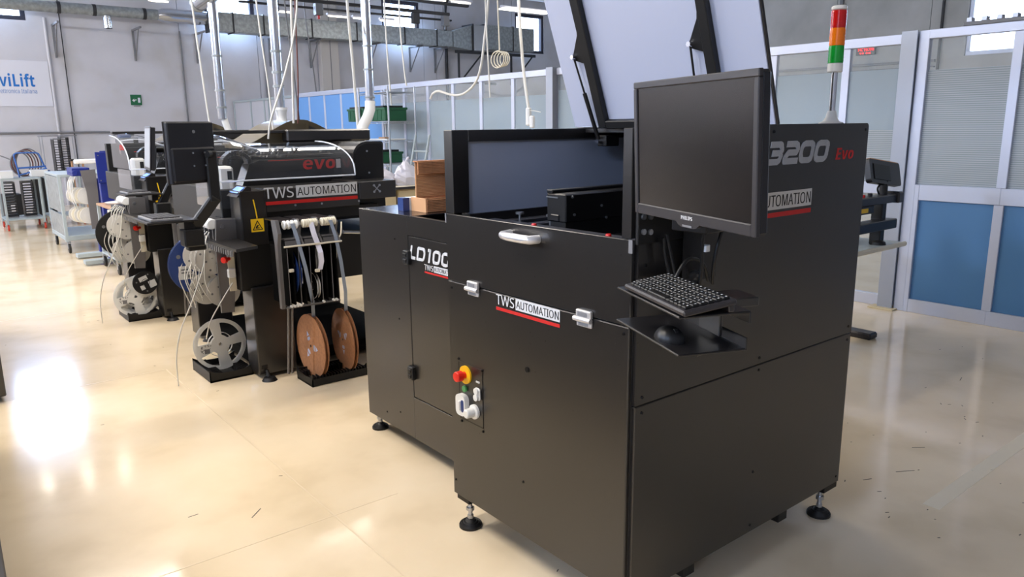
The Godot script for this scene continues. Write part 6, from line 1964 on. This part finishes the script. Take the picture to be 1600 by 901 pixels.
# ------------------------------------------------------------------ signs and small things
func build_small() -> void:
	var z := -19.49
	var b := thing("wall_banner", "pale banner with blue lettering on the back wall at the left edge", "sign", V(0.9, 2.6, z))
	bx(b, "board", V(-2.6, 2.15, z - 0.005), V(2.80, 3.10, z + 0.008), mats["sign_white"], 0.002)
	letters(b, "lettering", "viLift", fonts("Droid Sans", true), V(1.87, 2.56, z + 0.008), V(1, 0, 0), Vector3.UP, 0.64, 0.27, mats["logo_blue"], 0.003)
	letters(b, "lettering", "Elettronica Italiana", fonts("Droid Sans"), V(1.80, 2.42, z + 0.008), V(1, 0, 0), Vector3.UP, 0.73, 0.095, mats["logo_pale"], 0.003)
	var e := thing("exit_sign", "small green emergency exit sign alone on the back wall", "sign", V(4.48, 2.32, z))
	bx(e, "plate", V(4.365, 2.195, z - 0.004), V(4.60, 2.43, z + 0.010), mats["exit_green"], 0.002)
	var t := facing(V(4.365, 2.195, z + 0.010), V(1, 0, 0), Vector3.UP)
	part(e, "door_symbol", G.new().box(V(0.155, 0.055, 0), V(0.205, 0.165, 0.002), 0.0, t), mats["sign_white"])
	part(e, "runner_symbol", G.new().cyl(t * V(0.112, 0.118, 0), t * V(0.112, 0.118, 0.002), 0.013, -1, 12), mats["sign_white"])
	part(e, "arrow_symbol", G.new().prism(PackedVector2Array([V2(0.03, 0.105), V2(0.075, 0.145), V2(0.075, 0.12), V2(0.095, 0.12), V2(0.095, 0.09), V2(0.075, 0.09), V2(0.075, 0.065)]), 0.0, 0.002, t), mats["sign_white"])
	bx(e, "caption_strip", V(4.42, 2.165, z - 0.004), V(4.56, 2.180, z + 0.004), mats["cable_grey"], 0.0)
	var c := setting("trim_3")
	part(c, "wall_conduit", G.new().cyl(V(-7.9, 1.60, -19.46), V(3.85, 1.59, -19.46), 0.022, -1, 8), mats["cable_grey"])
	part(c, "wall_conduit", G.new().cyl(V(5.59, 0, -19.47), V(5.59, 3.9, -19.47), 0.02, -1, 8), mats["cable_grey"])
	part(c, "wall_conduit", G.new().cyl(V(3.13, 0, -19.47), V(3.13, 6.4, -19.47), 0.011, -1, 8), mats["duct_dark"])
	part(c, "down_pipe", G.new().cyl(V(2.84, 0, -19.485), V(2.84, 4.0, -19.485), 0.03, -1, 10), mats["wall_paint"])
	part(c, "conduit_bend", G.new().tube([V(13.15, 2.0, -19.45), V(13.15, 4.0, -19.45), V(13.15, 5.0, -19.45), V(13.3, 5.35, -19.45), V(13.8, 5.45, -19.45), V(14.6, 5.45, -19.45)], 0.045, 10), mats["duct_dark"])
	part(c, "wall_conduit", G.new().cyl(V(7.6, 0, -19.47), V(7.6, 3.85, -19.47), 0.016, -1, 8), mats["cable_grey"])
	part(c, "roof_pipe", G.new().cyl(V(14.0, 5.55, -19.3), V(18.9, 5.55, -19.3), 0.06, -1, 12), mats["sign_white"])
	part(c, "roof_beam", G.new().box(V(10.0, 5.72, -19.4), V(18.9, 5.82, -19.2)), mats["duct_dark"])
	# dark machines across the aisle, cut by the left picture edge
	var k := thing("dark_cabinet", "black machine across the aisle, its lower corner just inside the left picture edge", "machine", V(-0.6, 0, -6.4))
	bx(k, "body", V(-1.5, 0.04, -7.6), V(0.312, 1.45, -5.36), mats["black_coat"], 0.006)
	bx(k, "door", V(0.311, 0.12, -7.5), V(0.317, 1.35, -6.5), mats["black_plastic"], 0.002)
	bx(k, "door", V(0.311, 0.12, -6.45), V(0.317, 1.35, -5.45), mats["black_plastic"], 0.002)
	for p in [V2(0.2, -5.5), V2(-1.4, -5.5), V2(0.2, -7.5), V2(-1.4, -7.5)]:
		part(k, "foot", G.new().cyl(V(p.x, 0, p.y), V(p.x, 0.04, p.y), 0.04, -1, 16), mats["rubber"])
	var n := thing("near_cabinet", "grey-legged black cabinet at the lower left picture corner", "machine", V(-0.6, 0, -3.2))
	bx(n, "body", V(-1.3, 0.12, -4.6), V(0.055, 1.45, -2.06), mats["black_coat"], 0.006)
	for p in [V2(0.030, -2.03), V2(-1.27, -2.03), V2(0.030, -4.63), V2(-1.27, -4.63)]:
		bx(n, "corner_leg", V(p.x - 0.03, 0.0, p.y - 0.03), V(p.x + 0.03, 1.45, p.y + 0.03), mats["cable_grey"], 0.004)
